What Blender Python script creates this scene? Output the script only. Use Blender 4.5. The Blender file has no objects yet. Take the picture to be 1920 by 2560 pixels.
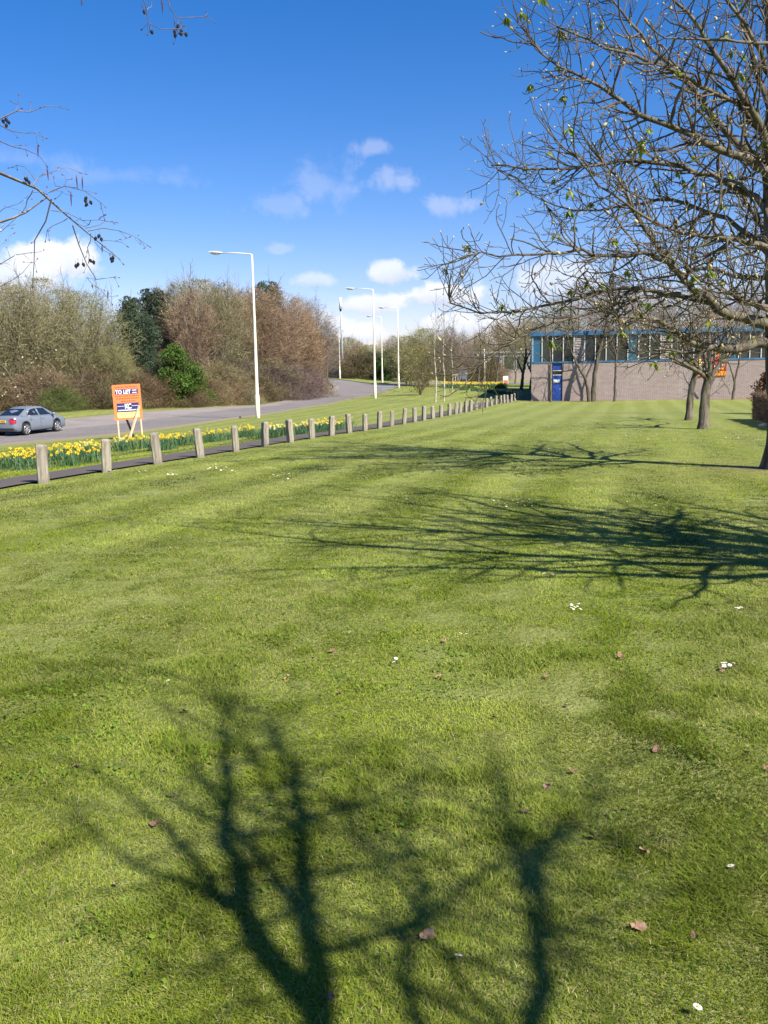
import bpy, math, random
import numpy as np
from mathutils import Vector, Matrix

random.seed(7); RNG = np.random.default_rng(11)
sc = bpy.context.scene
C = sc.collection
R_ = math.radians

# ------------------------------------------------------------------ camera
F = 2350.0; PITCH = 8.47; ROLL = 1.0; EYE = 1.6
cam_d = bpy.data.cameras.new('camera'); cam = bpy.data.objects.new('camera', cam_d); C.objects.link(cam)
cam_d.sensor_fit = 'HORIZONTAL'; cam_d.sensor_width = 36.0; cam_d.lens = 36.0 * F / 1920.0
cam_d.clip_start = 0.05; cam_d.clip_end = 12000
CM = Matrix.Rotation(R_(90 - PITCH), 3, 'X') @ Matrix.Rotation(R_(-ROLL), 3, 'Z')
cam.matrix_world = Matrix.Translation((0, 0, EYE)) @ CM.to_4x4()
sc.camera = cam
def ray(px, py):
    v = CM @ Vector(((px - 960) / F, (1280 - py) / F, -1.0)); return v
def at(px, py, D):
    v = ray(px, py); return Vector((v.x / v.y * D, D, EYE + v.z / v.y * D))
def at0(px, py, z=0.0):
    v = ray(px, py); k = (z - EYE) / v.z; return Vector((v.x * k, v.y * k, z))

# ------------------------------------------------------------------ light
SUN_EL = 43.0
TO_SUN = Vector((math.cos(R_(SUN_EL)) * 0.7071, -math.cos(R_(SUN_EL)) * 0.7071, math.sin(R_(SUN_EL))))
sd = bpy.data.lights.new('sun', 'SUN'); sd.energy = 5.0; sd.angle = R_(0.5); sd.color = (1.0, 0.94, 0.84)
sun = bpy.data.objects.new('sun', sd); C.objects.link(sun); sun.location = (30, -30, 40)
sun.rotation_euler = TO_SUN.to_track_quat('Z', 'Y').to_euler()
sc.view_settings.view_transform = 'Standard'; sc.view_settings.look = 'None'
sc.view_settings.gamma = 1.0; sc.view_settings.exposure = 0.95

class NT:
    def __init__(s, tree): s.t = tree; tree.nodes.clear()
    def n(s, typ, **kw):
        nd = s.t.nodes.new(typ)
        for k, v in kw.items(): setattr(nd, k, v)
        return nd
    def l(s, a, b): s.t.links.new(a, b)
    def inp(s, sock, v):
        if isinstance(v, bpy.types.NodeSocket): s.l(v, sock)
        elif v is not None: sock.default_value = v
    def math(s, op, a, b=None, c=None, clamp=False):
        nd = s.n('ShaderNodeMath', operation=op, use_clamp=clamp)
        for i, v in enumerate((a, b, c)): s.inp(nd.inputs[i], v)
        return nd.outputs[0]
    def dot(s, a, b):
        nd = s.n('ShaderNodeVectorMath', operation='DOT_PRODUCT'); s.inp(nd.inputs[0], a); s.inp(nd.inputs[1], b)
        return nd.outputs['Value']
    def noise(s, vec, scale, detail=4, rough=.55, dist=0.0, dims='3D'):
        nd = s.n('ShaderNodeTexNoise', noise_dimensions=dims); s.inp(nd.inputs['Vector'], vec)
        nd.inputs['Scale'].default_value = scale; nd.inputs['Detail'].default_value = detail
        nd.inputs['Roughness'].default_value = rough; nd.inputs['Distortion'].default_value = dist
        return nd.outputs['Fac']
    def mix(s, f, a, b, mode='MIX'):
        nd = s.n('ShaderNodeMix', data_type='RGBA', blend_type=mode); s.inp(nd.inputs[0], f)
        s.inp(nd.inputs[6], a if isinstance(a, bpy.types.NodeSocket) else (*a, 1)); s.inp(nd.inputs[7], b if isinstance(b, bpy.types.NodeSocket) else (*b, 1))
        return nd.outputs[2]
    def ramp(s, f, lo, hi, a=0.0, b=1.0, smooth=True):
        nd = s.n('ShaderNodeMapRange', interpolation_type='SMOOTHSTEP' if smooth else 'LINEAR')
        s.inp(nd.inputs[0], f)
        for i, v in enumerate((lo, hi, a, b)): nd.inputs[i + 1].default_value = v
        return nd.outputs[0]
    def map(s, vec, scale=(1, 1, 1), rot=(0, 0, 0)):
        nd = s.n('ShaderNodeMapping'); s.inp(nd.inputs[0], vec); nd.inputs['Scale'].default_value = scale; nd.inputs['Rotation'].default_value = rot
        return nd.outputs[0]

world = bpy.data.worlds.new('World'); sc.world = world; world.use_nodes = True
W = NT(world.node_tree)
wout = W.n('ShaderNodeOutputWorld'); bg = W.n('ShaderNodeBackground'); W.l(bg.outputs[0], wout.inputs[0])
sky = W.n('ShaderNodeTexSky', sky_type='NISHITA'); sky.sun_disc = False
sky.sun_elevation = R_(SUN_EL); sky.sun_rotation = R_(135.0); sky.air_density = 1.0; sky.dust_density = 0.25; sky.ozone_density = 3.0; sky.altitude = 200
bg.inputs[1].default_value = 0.057
hs = W.n('ShaderNodeHueSaturation'); hs.inputs['Saturation'].default_value = 1.40; W.l(sky.outputs[0], hs.inputs['Color'])
tc = W.n('ShaderNodeTexCoord'); dirv = tc.outputs['Generated']
nz1 = W.noise(dirv, 11.0, 7, .6, .3); nz2 = W.noise(dirv, 34.0, 7, .62, .3)
nz = W.math('ADD', W.math('MULTIPLY', W.math('SUBTRACT', nz1, .5), 2.3), W.math('MULTIPLY', W.math('SUBTRACT', nz2, .5), 2.0))
col = W.mix(1.0, hs.outputs[0], (1.42, 1.16, 1.42), 'MULTIPLY')
#        px   py   rx   ry  opacity soft
CL = [(130, 652, 120, 56, .95, .6), (40, 700, 120, 50, .8, .6), (985, 685, 76, 42, .8, .6), (930, 762, 95, 32, .85, .6), (1115, 742, 118, 44, .95, .5),
      (1135, 815, 130, 42, .9, .6), (800, 460, 100, 70, .22, 1.2), (935, 368, 56, 27, .30, 1.2), (985, 455, 90, 44, .34, 1.0), (1120, 515, 80, 40, .36, 1.0), (690, 510, 90, 40, .18, 1.0),
      (785, 702, 66, 28, .5, .8), (1400, 705, 120, 60, .6, .6), (1600, 760, 150, 60, .5, .7), (815, 812, 80, 34, .8, .6), (905, 838, 70, 30, .8, .6), (250, 440, 240, 30, .13, 1.2), (60, 400, 200, 36, .14, 1.2), (700, 625, 30, 16, .3, .9),
      (-500, 700, 260, 120, .9, .5), (2600, 640, 300, 130, .9, .5), (3300, 760, 400, 110, .9, .6)]
for (px, py, rx, ry, op, soft) in CL:
    c = ray(px, py).normalized(); r = Vector((c.y, -c.x, 0)).normalized(); u = r.cross(c).normalized()
    a = W.math('MULTIPLY', W.math('SUBTRACT', W.dot(dirv, tuple(r)), c.dot(r)), F / rx)
    b0 = W.math('MULTIPLY', W.math('SUBTRACT', W.dot(dirv, tuple(u)), c.dot(u)), F / ry)
    b = W.math('MULTIPLY', b0, W.math('ADD', 1.0, W.math('MULTIPLY', W.math('LESS_THAN', b0, 0.0), .35)))
    d = W.math('SQRT', W.math('ADD', W.math('MULTIPLY', a, a), W.math('MULTIPLY', b, b)))
    front = W.math('GREATER_THAN', W.dot(dirv, tuple(c)), 0.5)
    m = W.math('ADD', W.math('SUBTRACT', 1.0, d), W.math('MULTIPLY', nz, .72 if soft < .9 else 1.15))
    m = W.math('MULTIPLY', W.math('MULTIPLY', W.ramp(m, 0.0, soft * .75), op), front)
    sh = W.ramp(W.math('ADD', b0, W.math('MULTIPLY', nz, .8)), -1.1, .5)
    cc = W.mix(sh, (6.0, 6.6, 8.2), (9.4, 9.6, 10.2)) if soft < .9 else W.mix(0.5, (7.4, 7.8, 9.6), (8.0, 8.2, 10.0))
    col = W.mix(m, col, cc)
W.l(col, bg.inputs[0])

# ------------------------------------------------------------------ helpers
def tag(o, label=None, cat=None, group=None, kind=None):
    if label: o['label'] = label
    if cat: o['category'] = cat
    if group: o['group'] = group
    if kind: o['kind'] = kind
    return o
def empty(name, loc=(0, 0, 0), rz=0.0):
    o = bpy.data.objects.new(name, None); C.objects.link(o); o.location = loc; o.rotation_euler = (0, 0, rz); o.empty_display_size = .2
    return o
def link_mesh(name, me, mat, parent=None, loc=None):
    o = bpy.data.objects.new(name, me); C.objects.link(o)
    if mat is not None and not me.materials: me.materials.append(mat)
    if parent: o.parent = parent
    if loc is not None: o.location = loc
    return o
def mesh_np(name, V, loops, sizes, smooth=False):
    me = bpy.data.meshes.new(name); V = np.asarray(V, np.float32); loops = np.asarray(loops, np.int32).ravel(); sizes = np.asarray(sizes, np.int32)
    me.vertices.add(len(V)); me.vertices.foreach_set('co', V.ravel())
    me.loops.add(len(loops)); me.loops.foreach_set('vertex_index', loops)
    me.polygons.add(len(sizes)); st = np.zeros(len(sizes), np.int32); st[1:] = np.cumsum(sizes)[:-1]
    me.polygons.foreach_set('loop_start', st)
    if smooth: me.polygons.foreach_set('use_smooth', np.ones(len(sizes), bool))
    me.update(calc_edges=True); me.validate(clean_customdata=False)
    return me
class MB:
    """collects boxes, tubes, prisms into one mesh"""
    def __init__(s): s.v = []; s.f = []; s.sm = []
    def add(s, vs, fs, sm=False):
        o = len(s.v); s.v += [tuple(p) for p in vs]; s.f += [tuple(o + i for i in f) for f in fs]; s.sm += [sm] * len(fs)
    def box(s, x0, x1, y0, y1, z0, z1, M=None, bev=0.0):
        if bev > 0:
            b = bev; P = []
            for z, i in ((z0, b), (z0 + b, 0), (z1 - b, 0), (z1, b)):
                P += [(x0 + i, y0 + b * (i == 0) * 0 + i, z), (x1 - i, y0 + i, z), (x1 - i, y1 - i, z), (x0 + i, y1 - i, z)]
            Fc = [(3, 2, 1, 0), (12, 13, 14, 15)]
            for k in range(3):
                for j in range(4): Fc.append((4 * k + j, 4 * k + (j + 1) % 4, 4 * k + 4 + (j + 1) % 4, 4 * k + 4 + j))
        else:
            P = [(x0, y0, z0), (x1, y0, z0), (x1, y1, z0), (x0, y1, z0), (x0, y0, z1), (x1, y0, z1), (x1, y1, z1), (x0, y1, z1)]
            Fc = [(3, 2, 1, 0), (4, 5, 6, 7), (0, 1, 5, 4), (1, 2, 6, 5), (2, 3, 7, 6), (3, 0, 4, 7)]
        if M is not None: P = [M @ Vector(p) for p in P]
        s.add(P, Fc)
    def tube(s, pts, rad, n=8, cap=True, sm=True):
        pts = [Vector(p) for p in pts]; rad = rad if hasattr(rad, '__len__') else [rad] * len(pts)
        P = []; up = None
        for i, p in enumerate(pts):
            t = (pts[min(i + 1, len(pts) - 1)] - pts[max(i - 1, 0)]).normalized()
            if up is None: up = Vector((1, 0, 0)) if abs(t.x) < .8 else Vector((0, 1, 0))
            a = (up - t * up.dot(t)).normalized(); b = t.cross(a); up = a
            for k in range(n):
                an = 2 * math.pi * k / n; P.append(p + (a * math.cos(an) + b * math.sin(an)) * rad[i])
        Fc = []
        for i in range(len(pts) - 1):
            for k in range(n): Fc.append((i * n + k, i * n + (k + 1) % n, i * n + n + (k + 1) % n, i * n + n + k))
        s.add(P, Fc, sm)
        if cap:
            o = len(s.v) - len(P); s.f += [tuple(o + k for k in reversed(range(n))), tuple(o + len(P) - n + k for k in range(n))]; s.sm += [False, False]
    def blob(s, c, r, sq=(1, 1, 1), n=8, m=5, jit=0.0, seed=0, M=None):
        rr = random.Random(seed); P = []; Fc = []
        for i in range(m + 1):
            th = math.pi * i / m
            for k in range(n):
                an = 2 * math.pi * k / n; q = 1 + rr.uniform(-jit, jit)
                p = Vector((math.sin(th) * math.cos(an) * r * sq[0] * q, math.sin(th) * math.sin(an) * r * sq[1] * q, math.cos(th) * r * sq[2] * q))
                if M is not None: p = M @ p
                P.append(p + Vector(c))
        for i in range(m):
            for k in range(n): Fc.append((i * n + k, i * n + n + k, i * n + n + (k + 1) % n, i * n + (k + 1) % n))
        s.add(P, Fc, True)
    def quad(s, a, b, c, d): s.add([a, b, c, d], [(0, 1, 2, 3)])
    def build(s, name, mat, parent=None, loc=None):
        me = bpy.data.meshes.new(name); me.from_pydata(s.v, [], s.f); me.polygons.foreach_set('use_smooth', s.sm); me.update()
        return link_mesh(name, me, mat, parent, loc)
def copy_tree(o, parent=None):
    c = o.copy(); C.objects.link(c)
    if parent is not None: c.parent = parent
    for ch in list(o.children): copy_tree(ch, c)
    return c

def mat(name, color, rough=.7, spec=.4, metal=0.0, noise=None, bump=0.0, bscale=30.0, coord='Object', transl=0.0):
    """principled with optional noise colour mixing: noise=(scale, color2, lo, hi)"""
    m = bpy.data.materials.new(name); m.use_nodes = True; N = NT(m.node_tree)
    out = N.n('ShaderNodeOutputMaterial'); p = N.n('ShaderNodeBsdfPrincipled')
    p.inputs['Roughness'].default_value = rough; p.inputs['Specular IOR Level'].default_value = spec; p.inputs['Metallic'].default_value = metal
    t = N.n('ShaderNodeTexCoord').outputs[coord]
    cs = None
    if noise:
        ns = noise if isinstance(noise, list) else [noise]; cs = color
        for (scl, c2, lo, hi) in ns:
            sv = N.map(t, scl) if hasattr(scl, '__len__') else t
            f = N.ramp(N.noise(sv, 1.0 if hasattr(scl, '__len__') else scl, 5), lo, hi); cs = N.mix(f, cs, c2)
        N.l(cs, p.inputs['Base Color'])
    else: p.inputs['Base Color'].default_value = (*color, 1)
    if bump:
        b = N.n('ShaderNodeBump'); b.inputs['Strength'].default_value = bump; b.inputs['Distance'].default_value = .02
        N.l(N.noise(t, bscale, 5), b.inputs['Height']); N.l(b.outputs[0], p.inputs['Normal'])
    if transl:
        tr = N.n('ShaderNodeBsdfTranslucent'); mx = N.n('ShaderNodeMixShader'); mx.inputs[0].default_value = transl
        if cs is not None: N.l(cs, tr.inputs[0])
        else: tr.inputs[0].default_value = (*color, 1)
        N.l(p.outputs[0], mx.inputs[1]); N.l(tr.outputs[0], mx.inputs[2]); N.l(mx.outputs[0], out.inputs[0])
    else: N.l(p.outputs[0], out.inputs[0])
    m['p'] = 1
    return m
def bark_mat(name, c1, c2, c3, vs=(9, 9, 1.6)):
    m = bpy.data.materials.new(name); m.use_nodes = True; N = NT(m.node_tree)
    out = N.n('ShaderNodeOutputMaterial'); p = N.n('ShaderNodeBsdfPrincipled'); N.l(p.outputs[0], out.inputs[0])
    p.inputs['Roughness'].default_value = .85; p.inputs['Specular IOR Level'].default_value = .25
    t = N.n('ShaderNodeTexCoord').outputs['Object']
    f1 = N.noise(N.map(t, vs), 1.0, 6, .65, .6); f2 = N.noise(t, 2.3, 4)
    c = N.mix(N.ramp(f1, .38, .62), c1, c2); c = N.mix(N.math('MULTIPLY', N.ramp(f2, .5, .68), .7), c, c3)
    N.l(c, p.inputs['Base Color'])
    b = N.n('ShaderNodeBump'); b.inputs['Strength'].default_value = .8; b.inputs['Distance'].default_value = .03; N.l(f1, b.inputs['Height']); N.l(b.outputs[0], p.inputs['Normal'])
    return m
def objcol_mat(name, var=.35, transl=0.0, rough=.8):
    """colour from the object's own colour, varied slightly per piece"""
    m = bpy.data.materials.new(name); m.use_nodes = True; N = NT(m.node_tree)
    out = N.n('ShaderNodeOutputMaterial'); p = N.n('ShaderNodeBsdfPrincipled'); p.inputs['Roughness'].default_value = rough; p.inputs['Specular IOR Level'].default_value = .2
    oi = N.n('ShaderNodeObjectInfo'); g = N.n('ShaderNodeNewGeometry')
    t = N.n('ShaderNodeTexCoord').outputs['Object']
    f = N.math('ADD', N.math('MULTIPLY', g.outputs['Random Per Island'], .6), N.math('MULTIPLY', N.ramp(N.noise(t, .55, 3), .35, .65), .4))
    v = N.math('ADD', 1 - var, N.math('MULTIPLY', f, 2 * var))
    c = N.n('ShaderNodeVectorMath', operation='SCALE'); N.l(oi.outputs['Color'], c.inputs[0]); N.l(v, c.inputs['Scale'])
    N.l(c.outputs[0], p.inputs['Base Color'])
    if transl:
        tr = N.n('ShaderNodeBsdfTranslucent'); N.l(c.outputs[0], tr.inputs[0]); mx = N.n('ShaderNodeMixShader'); mx.inputs[0].default_value = transl
        N.l(p.outputs[0], mx.inputs[1]); N.l(tr.outputs[0], mx.inputs[2]); N.l(mx.outputs[0], out.inputs[0])
    else: N.l(p.outputs[0], out.inputs[0])
    return m

# ------------------------------------------------------------------ terrain
GP = [(102,1205,15.7),(262,1183,17.4),(392,1163,19.3),(564,1135,22.8),(726,1106,27.4),(829,1089,31.2),(949,1071.6,37.3),(1037.5,1056,43),(1103,1044.6,48.5),(1177,1030,57),(1229,1019,66),(1277,1008,78),
      (645,1044,57),(938,996,86),(997,970,117),(956,958,142),(850,946.6,165),(315,1097,40),(0,1114,38),(70,1096,47),(200,1056,60),(0,1060,56),(640,1041,61),(634,1019.5,78),(750,1002,94),
      (789,992.5,102),(819.5,983,110),(835,973,118),(833,963.6,126),(815.6,956,134),(788.6,948,145),(968,977,105),(947,961,132),(904,957,138),(866,952,146),(788,946,158),(850,943,170),
      (1001,967,122),(1050,985,91),(1089,1003,72),(1130,980,100),(1250,958,155),(1340,957,155),(1328,1003,81),(1600,999.5,79.5),(1850,997,78),(1755,1074,34),(1721,1051,41),(1897,1177,17),(1862,1048,41),(1270,970,118),
      (130,1036,62),(518,1010,78),(643,999,92),(778,973,107)]
cp = [tuple(at(*g)) for g in GP] + [(0,0,0),(0,4,0),(3,5,0),(-3,5,0),(-2,9,-.03),(4,10,-.06),(8,5,0),(-12,0,.0),(14,0,0),(0,-20,0.1),(-30,20,-1.3),(30,-20,0),(-40,-20,-1.4),(25,20,-.5),(30,50,-1.15),(-60,80,-1.0),(-40,60,-1.0),(-60,140,.2),(60,150,-.7),(70,81,-1.3),(0,220,.3),(60,230,0),(-80,220,.8),(-14,18,-.75),(-10,14,-.35)]
cp = np.array(cp)
def _U(r2): return r2 * np.log(np.maximum(r2, 1e-9)) * .5
_P = cp[:, :2] / 40.0; _n = len(_P)
_K = _U(((_P[:, None] - _P[None]) ** 2).sum(-1)) + np.eye(_n) * 0.012
_A = np.zeros((_n + 3, _n + 3)); _A[:_n, :_n] = _K; _A[:_n, _n] = 1; _A[:_n, _n + 1:] = _P; _A[_n, :_n] = 1; _A[_n + 1:, :_n] = _P.T
_w = np.linalg.solve(_A, np.concatenate([cp[:, 2], np.zeros(3)]))
def gz(x, y):
    x = np.atleast_1d(np.asarray(x, float)); y = np.atleast_1d(np.asarray(y, float)); sh = x.shape; x = x.ravel(); y = y.ravel()
    xc = np.clip(x, -80, 80) / 40; yc = np.clip(y, -30, 225) / 40; out = np.empty_like(xc)
    for i in range(0, len(xc), 40000):
        q = np.stack([xc[i:i + 40000], yc[i:i + 40000]], -1); r2 = ((q[:, None] - _P[None]) ** 2).sum(-1)
        out[i:i + 40000] = _U(r2) @ _w[:_n] + _w[_n] + q @ _w[_n + 1:]
    # level off smoothly right at the camera's feet
    return out.reshape(sh)
def G(x, y): return float(gz(x, y)[0])
PA = np.array([at(102, 1205, 15.7).x, 15.7]); AD = np.array([math.sin(R_(14.7)), math.cos(R_(14.7))]); AN = np.array([-AD[1], AD[0]])
def ST(s, t): p = PA + AD * s + AN * t; return float(p[0]), float(p[1])
def st_of(x, y): dx = np.asarray(x) - PA[0]; dy = np.asarray(y) - PA[1]; return dx * AD[0] + dy * AD[1], dx * AN[0] + dy * AN[1]

# ground material ----------------------------------------------------
def ground_mat():
    m = bpy.data.materials.new('lawn_ground'); m.use_nodes = True; N = NT(m.node_tree)
    out = N.n('ShaderNodeOutputMaterial'); p = N.n('ShaderNodeBsdfPrincipled'); N.l(p.outputs[0], out.inputs[0])
    p.inputs['Roughness'].default_value = .9; p.inputs['Specular IOR Level'].default_value = .15
    t = N.n('ShaderNodeTexCoord').outputs['Object']
    n1 = N.noise(t, .35, 5, .6); n2 = N.noise(t, 2.6, 6, .65); n3 = N.noise(t, 24, 5, .7); n4 = N.noise(N.map(t, (.5, .12, .5), (0, 0, R_(14.7))), 1.0, 4)
    c = N.mix(N.ramp(n1, .3, .7), (.128, .160, .022), (.172, .200, .032))
    c = N.mix(N.math('MULTIPLY', N.ramp(n2, .42, .62), .75), c, (.255, .270, .080))
    c = N.mix(N.math('MULTIPLY', N.ramp(n2, .36, .28), .6), c, (.100, .140, .026))
    c = N.mix(N.math('MULTIPLY', N.ramp(n3, .35, .75), .5), c, (.30, .32, .11))
    c = N.mix(N.math('MULTIPLY', N.ramp(n3, .44, .30), .7), c, (.085, .085, .03))
    # mowing stripes: cut grass lying one way or the other
    sep = N.dot(t, tuple(AN) + (0,))
    st = N.math('SINE', N.math('ADD', N.math('MULTIPLY', sep, 2 * math.pi / 1.7), N.math('MULTIPLY', n4, 3.0)))
    c = N.mix(N.math('MULTIPLY', N.ramp(st, -.3, .8), .16), c, (.33, .36, .14))
    c = N.mix(N.math('MULTIPLY', N.ramp(st, .1, -.9), .14), c, (.12, .16, .03))
    # worn places, woodland floor
    at_ = N.n('ShaderNodeAttribute', attribute_name='zone'); sx = N.n('ShaderNodeSeparateColor'); N.l(at_.outputs['Color'], sx.inputs[0])
    c = N.mix(N.math('MULTIPLY', N.math('MULTIPLY', sx.outputs[0], N.ramp(n2, .25, .6)), 1.0), c, (.10, .075, .045))
    c = N.mix(N.math('MULTIPLY', sx.outputs[1], N.ramp(n2, .15, .55)), c, (.185, .140, .080))
    c = N.mix(N.math('MULTIPLY', sx.outputs[2], N.ramp(n3, .25, .6)), c, (.235, .165, .11))
    N.l(c, p.inputs['Base Color'])
    b = N.n('ShaderNodeBump'); b.inputs['Strength'].default_value = .9; b.inputs['Distance'].default_value = .04
    N.l(N.math('ADD', n3, N.math('MULTIPLY', n2, .8)), b.inputs['Height']); N.l(b.outputs[0], p.inputs['Normal'])
    return m
def axis(segs):
    out = []
    for a, b, st in segs: out += list(np.arange(a, b, st))
    return np.array(out + [segs[-1][1]], float)
gx = axis([(-4000, -400, 400), (-400, -120, 40), (-120, -40, 4), (-40, 40, 1.0), (40, 120, 4), (120, 400, 40), (400, 4000, 400)])
gy = axis([(-1000, -100, 150), (-100, -20, 10), (-20, 60, 1.0), (60, 180, 1.5), (180, 240, 5), (240, 600, 40), (600, 5000, 400)])
XX, YY = np.meshgrid(gx, gy); ZZ = gz(XX, YY)
nx, ny = len(gx), len(gy); idx = np.arange(nx * ny).reshape(ny, nx)
q = np.stack([idx[:-1, :-1], idx[:-1, 1:], idx[1:, 1:], idx[1:, :-1]], -1).reshape(-1, 4)
gme = mesh_np('ground', np.stack([XX, YY, ZZ], -1).reshape(-1, 3), q, np.full(len(q), 4), True)
S_, T_ = st_of(XX.ravel(), YY.ravel()); xf, yf = XX.ravel(), YY.ravel()
def sstep(v, a, b): k = np.clip((v - a) / (b - a), 0, 1); return k * k * (3 - 2 * k)
wood_edge_t = 28.5 - 3.5 * sstep(S_, 10, 60)
wd = sstep(T_, wood_edge_t + 1.5, wood_edge_t + 3.5) * (yf < 128) * (xf < -8)
wd = np.maximum(wd, sstep(yf, 176, 184))
wn = np.exp(-((yf - 52 - .03 * xf) / .9) ** 2) * sstep(xf, 6, 14) * .8
wn = np.maximum(wn, np.exp(-((xf - 6.95) ** 2 + (yf - 16.6) ** 2) / 2.2) * .9)
er = sstep(yf + .167 * (xf - 12.7), 79.7, 80.6) * (xf > 12.5) * (yf < 90)
ca = gme.color_attributes.new('zone', 'FLOAT_COLOR', 'POINT'); ca.data.foreach_set('color', np.stack([wd, wn, er, np.ones_like(wd)], -1).astype(np.float32).ravel())
ground = link_mesh('ground', gme, ground_mat()); tag(ground, kind='structure')

def chain_xy(lst): return [np.array([at(px, 1000, D).x, D]) for px, D in lst]
def resample(ch, n):
    ch = np.array(ch, float); d = np.concatenate([[0], np.cumsum(np.linalg.norm(np.diff(ch, axis=0), axis=1))])
    # smooth (Catmull-Rom) sampling
    out = []
    for k in range(n):
        s = d[-1] * k / (n - 1); i = min(np.searchsorted(d, s, 'right') - 1, len(ch) - 2); u = (s - d[i]) / (d[i + 1] - d[i])
        p1, p2 = ch[i], ch[i + 1]; p0 = ch[i - 1] if i > 0 else 2 * p1 - p2; p3 = ch[i + 2] if i + 2 < len(ch) else 2 * p2 - p1
        t1 = (p2 - p0) * .5; t2 = (p3 - p1) * .5; L = d[i + 1] - d[i]
        l0 = np.linalg.norm(p1 - p0) + L; l1 = np.linalg.norm(p3 - p2) + L
        t1 = (p2 - p0) / l0 * L; t2 = (p3 - p1) / l1 * L
        h = (2*u**3-3*u**2+1)*p1 + (u**3-2*u**2+u)*t1 + (-2*u**3+3*u**2)*p2 + (u**3-u**2)*t2
        out.append(h)
    return np.array(out)
def strip(name, A, B, m_, off, cross=8, kind='structure'):
    n = len(A); u = np.linspace(0, 1, cross + 1)[None, :, None]; P = A[:, None, :] * (1 - u) + B[:, None, :] * u
    Z = gz(P[..., 0], P[..., 1]) + off; V = np.concatenate([P, Z[..., None]], -1).reshape(-1, 3)
    idx = np.arange(n * (cross + 1)).reshape(n, cross + 1); q = np.stack([idx[:-1, :-1], idx[1:, :-1], idx[1:, 1:], idx[:-1, 1:]], -1).reshape(-1, 4)
    o = link_mesh(name, mesh_np(name, V, q, np.full(len(q), 4), True), m_); tag(o, kind=kind); return o
def kerb(name, A, m_, w=.14, h=.11, side=1):
    d = np.gradient(A, axis=0); d /= np.linalg.norm(d, axis=1)[:, None]; nn = np.stack([-d[:, 1], d[:, 0]], -1) * side
    B = A + nn * w; za = gz(A[:, 0], A[:, 1]); zb = gz(B[:, 0], B[:, 1]); n = len(A)
    V = np.concatenate([np.c_[A, za - .1], np.c_[A, za + h], np.c_[B, zb + h], np.c_[B, zb - .1]]); i = np.arange(n - 1)
    q = np.concatenate([np.stack([i + k * n, i + 1 + k * n, i + 1 + (k + 1) * n, i + (k + 1) * n], -1) for k in range(3)])
    o = link_mesh(name, mesh_np(name, V, q, np.full(len(q), 4)), m_); tag(o, kind='structure'); return o
M_asph = mat('asphalt', (.185, .165, .155), .85, .25, noise=[(.35, (.225, .200, .188), .35, .65), (7, (.14, .125, .118), .45, .7), (60, (.23, .22, .21), .55, .75)], bump=.4, bscale=60)
M_asph2 = mat('worn_asphalt', (.260, .225, .205), .9, .2, noise=[(.5, (.20, .180, .170), .4, .65), (9, (.31, .27, .24), .5, .7)], bump=.4, bscale=50)
M_side = mat('pale_asphalt', (.21, .21, .205), .9, .2, noise=[(.7, (.17, .17, .17), .4, .65)])
M_path = mat('path_asphalt', (.10, .083, .075), .9, .2, noise=[(1.2, (.105, .088, .078), .35, .65), (45, (.15, .135, .12), .5, .72)], bump=.5, bscale=50)
M_kerb = mat('kerb_concrete', (.17, .145, .11), .9, .2, noise=[(1.5, (.16, .14, .10), .45, .62)])
near_e = [(-31.5, -12), (-15.6, 38)]; near_e = [np.array(p, float) for p in near_e] + chain_xy([(640, 61), (796, 75), (897, 92), (968, 105)])
outer = chain_xy([(955, 124), (930, 133), (904, 138), (866, 146), (788, 158)]) + [np.array((-34., 176)), np.array((-75., 195))]
far_e = [np.array((-42., 4.)), np.array((-23., 56.))] + chain_xy([(200, 61), (634, 78), (750, 94), (789, 102), (819.5, 110), (835, 118), (833, 126), (815.6, 134), (788.6, 145)]) + [np.array((-36., 164)), np.array((-76., 182))]
NE = resample(near_e + outer, 140); FE = resample(far_e, 140)
strip('main_road', NE, FE, M_asph, .035, 10)
iL = 62
u = np.linspace(0, 1, 140)[:, None]; wv = 0.40 * (1 - sstep(np.linspace(0, 1, 140), .22, .46))[:, None] + .10
strip('layby_surface', FE[:96] + (NE[:96] - FE[:96]) * wv[:96], FE[:96], M_asph2, .040, 4)
SA = resample(chain_xy([(962, 104), (1001, 122), (1060, 138)]) + [np.array((24., 148)), np.array((70., 158))], 40)
SB = resample(chain_xy([(935, 131), (956, 135), (1010, 143)]) + [np.array((20., 156.5)), np.array((70., 168))], 40)
strip('side_road', SA, SB, M_side, .044, 6)
kerb('kerb_stones', resample(far_e, 200), M_kerb, side=1)
kerb('kerb_stones', resample(near_e, 120), M_kerb, side=-1)
kerb('kerb_stones', resample(outer[1:], 60), M_kerb, side=-1)
kerb('kerb_stones', SB, M_kerb, side=1, w=.3, h=.16)
pn = [ST(s, .22) for s in np.linspace(-22, 74, 90)]; pf = [ST(s, 1.55) for s in np.linspace(-22, 74, 90)]
strip('footpath', np.array(pn), np.array(pf), M_path, .03, 3)

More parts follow.
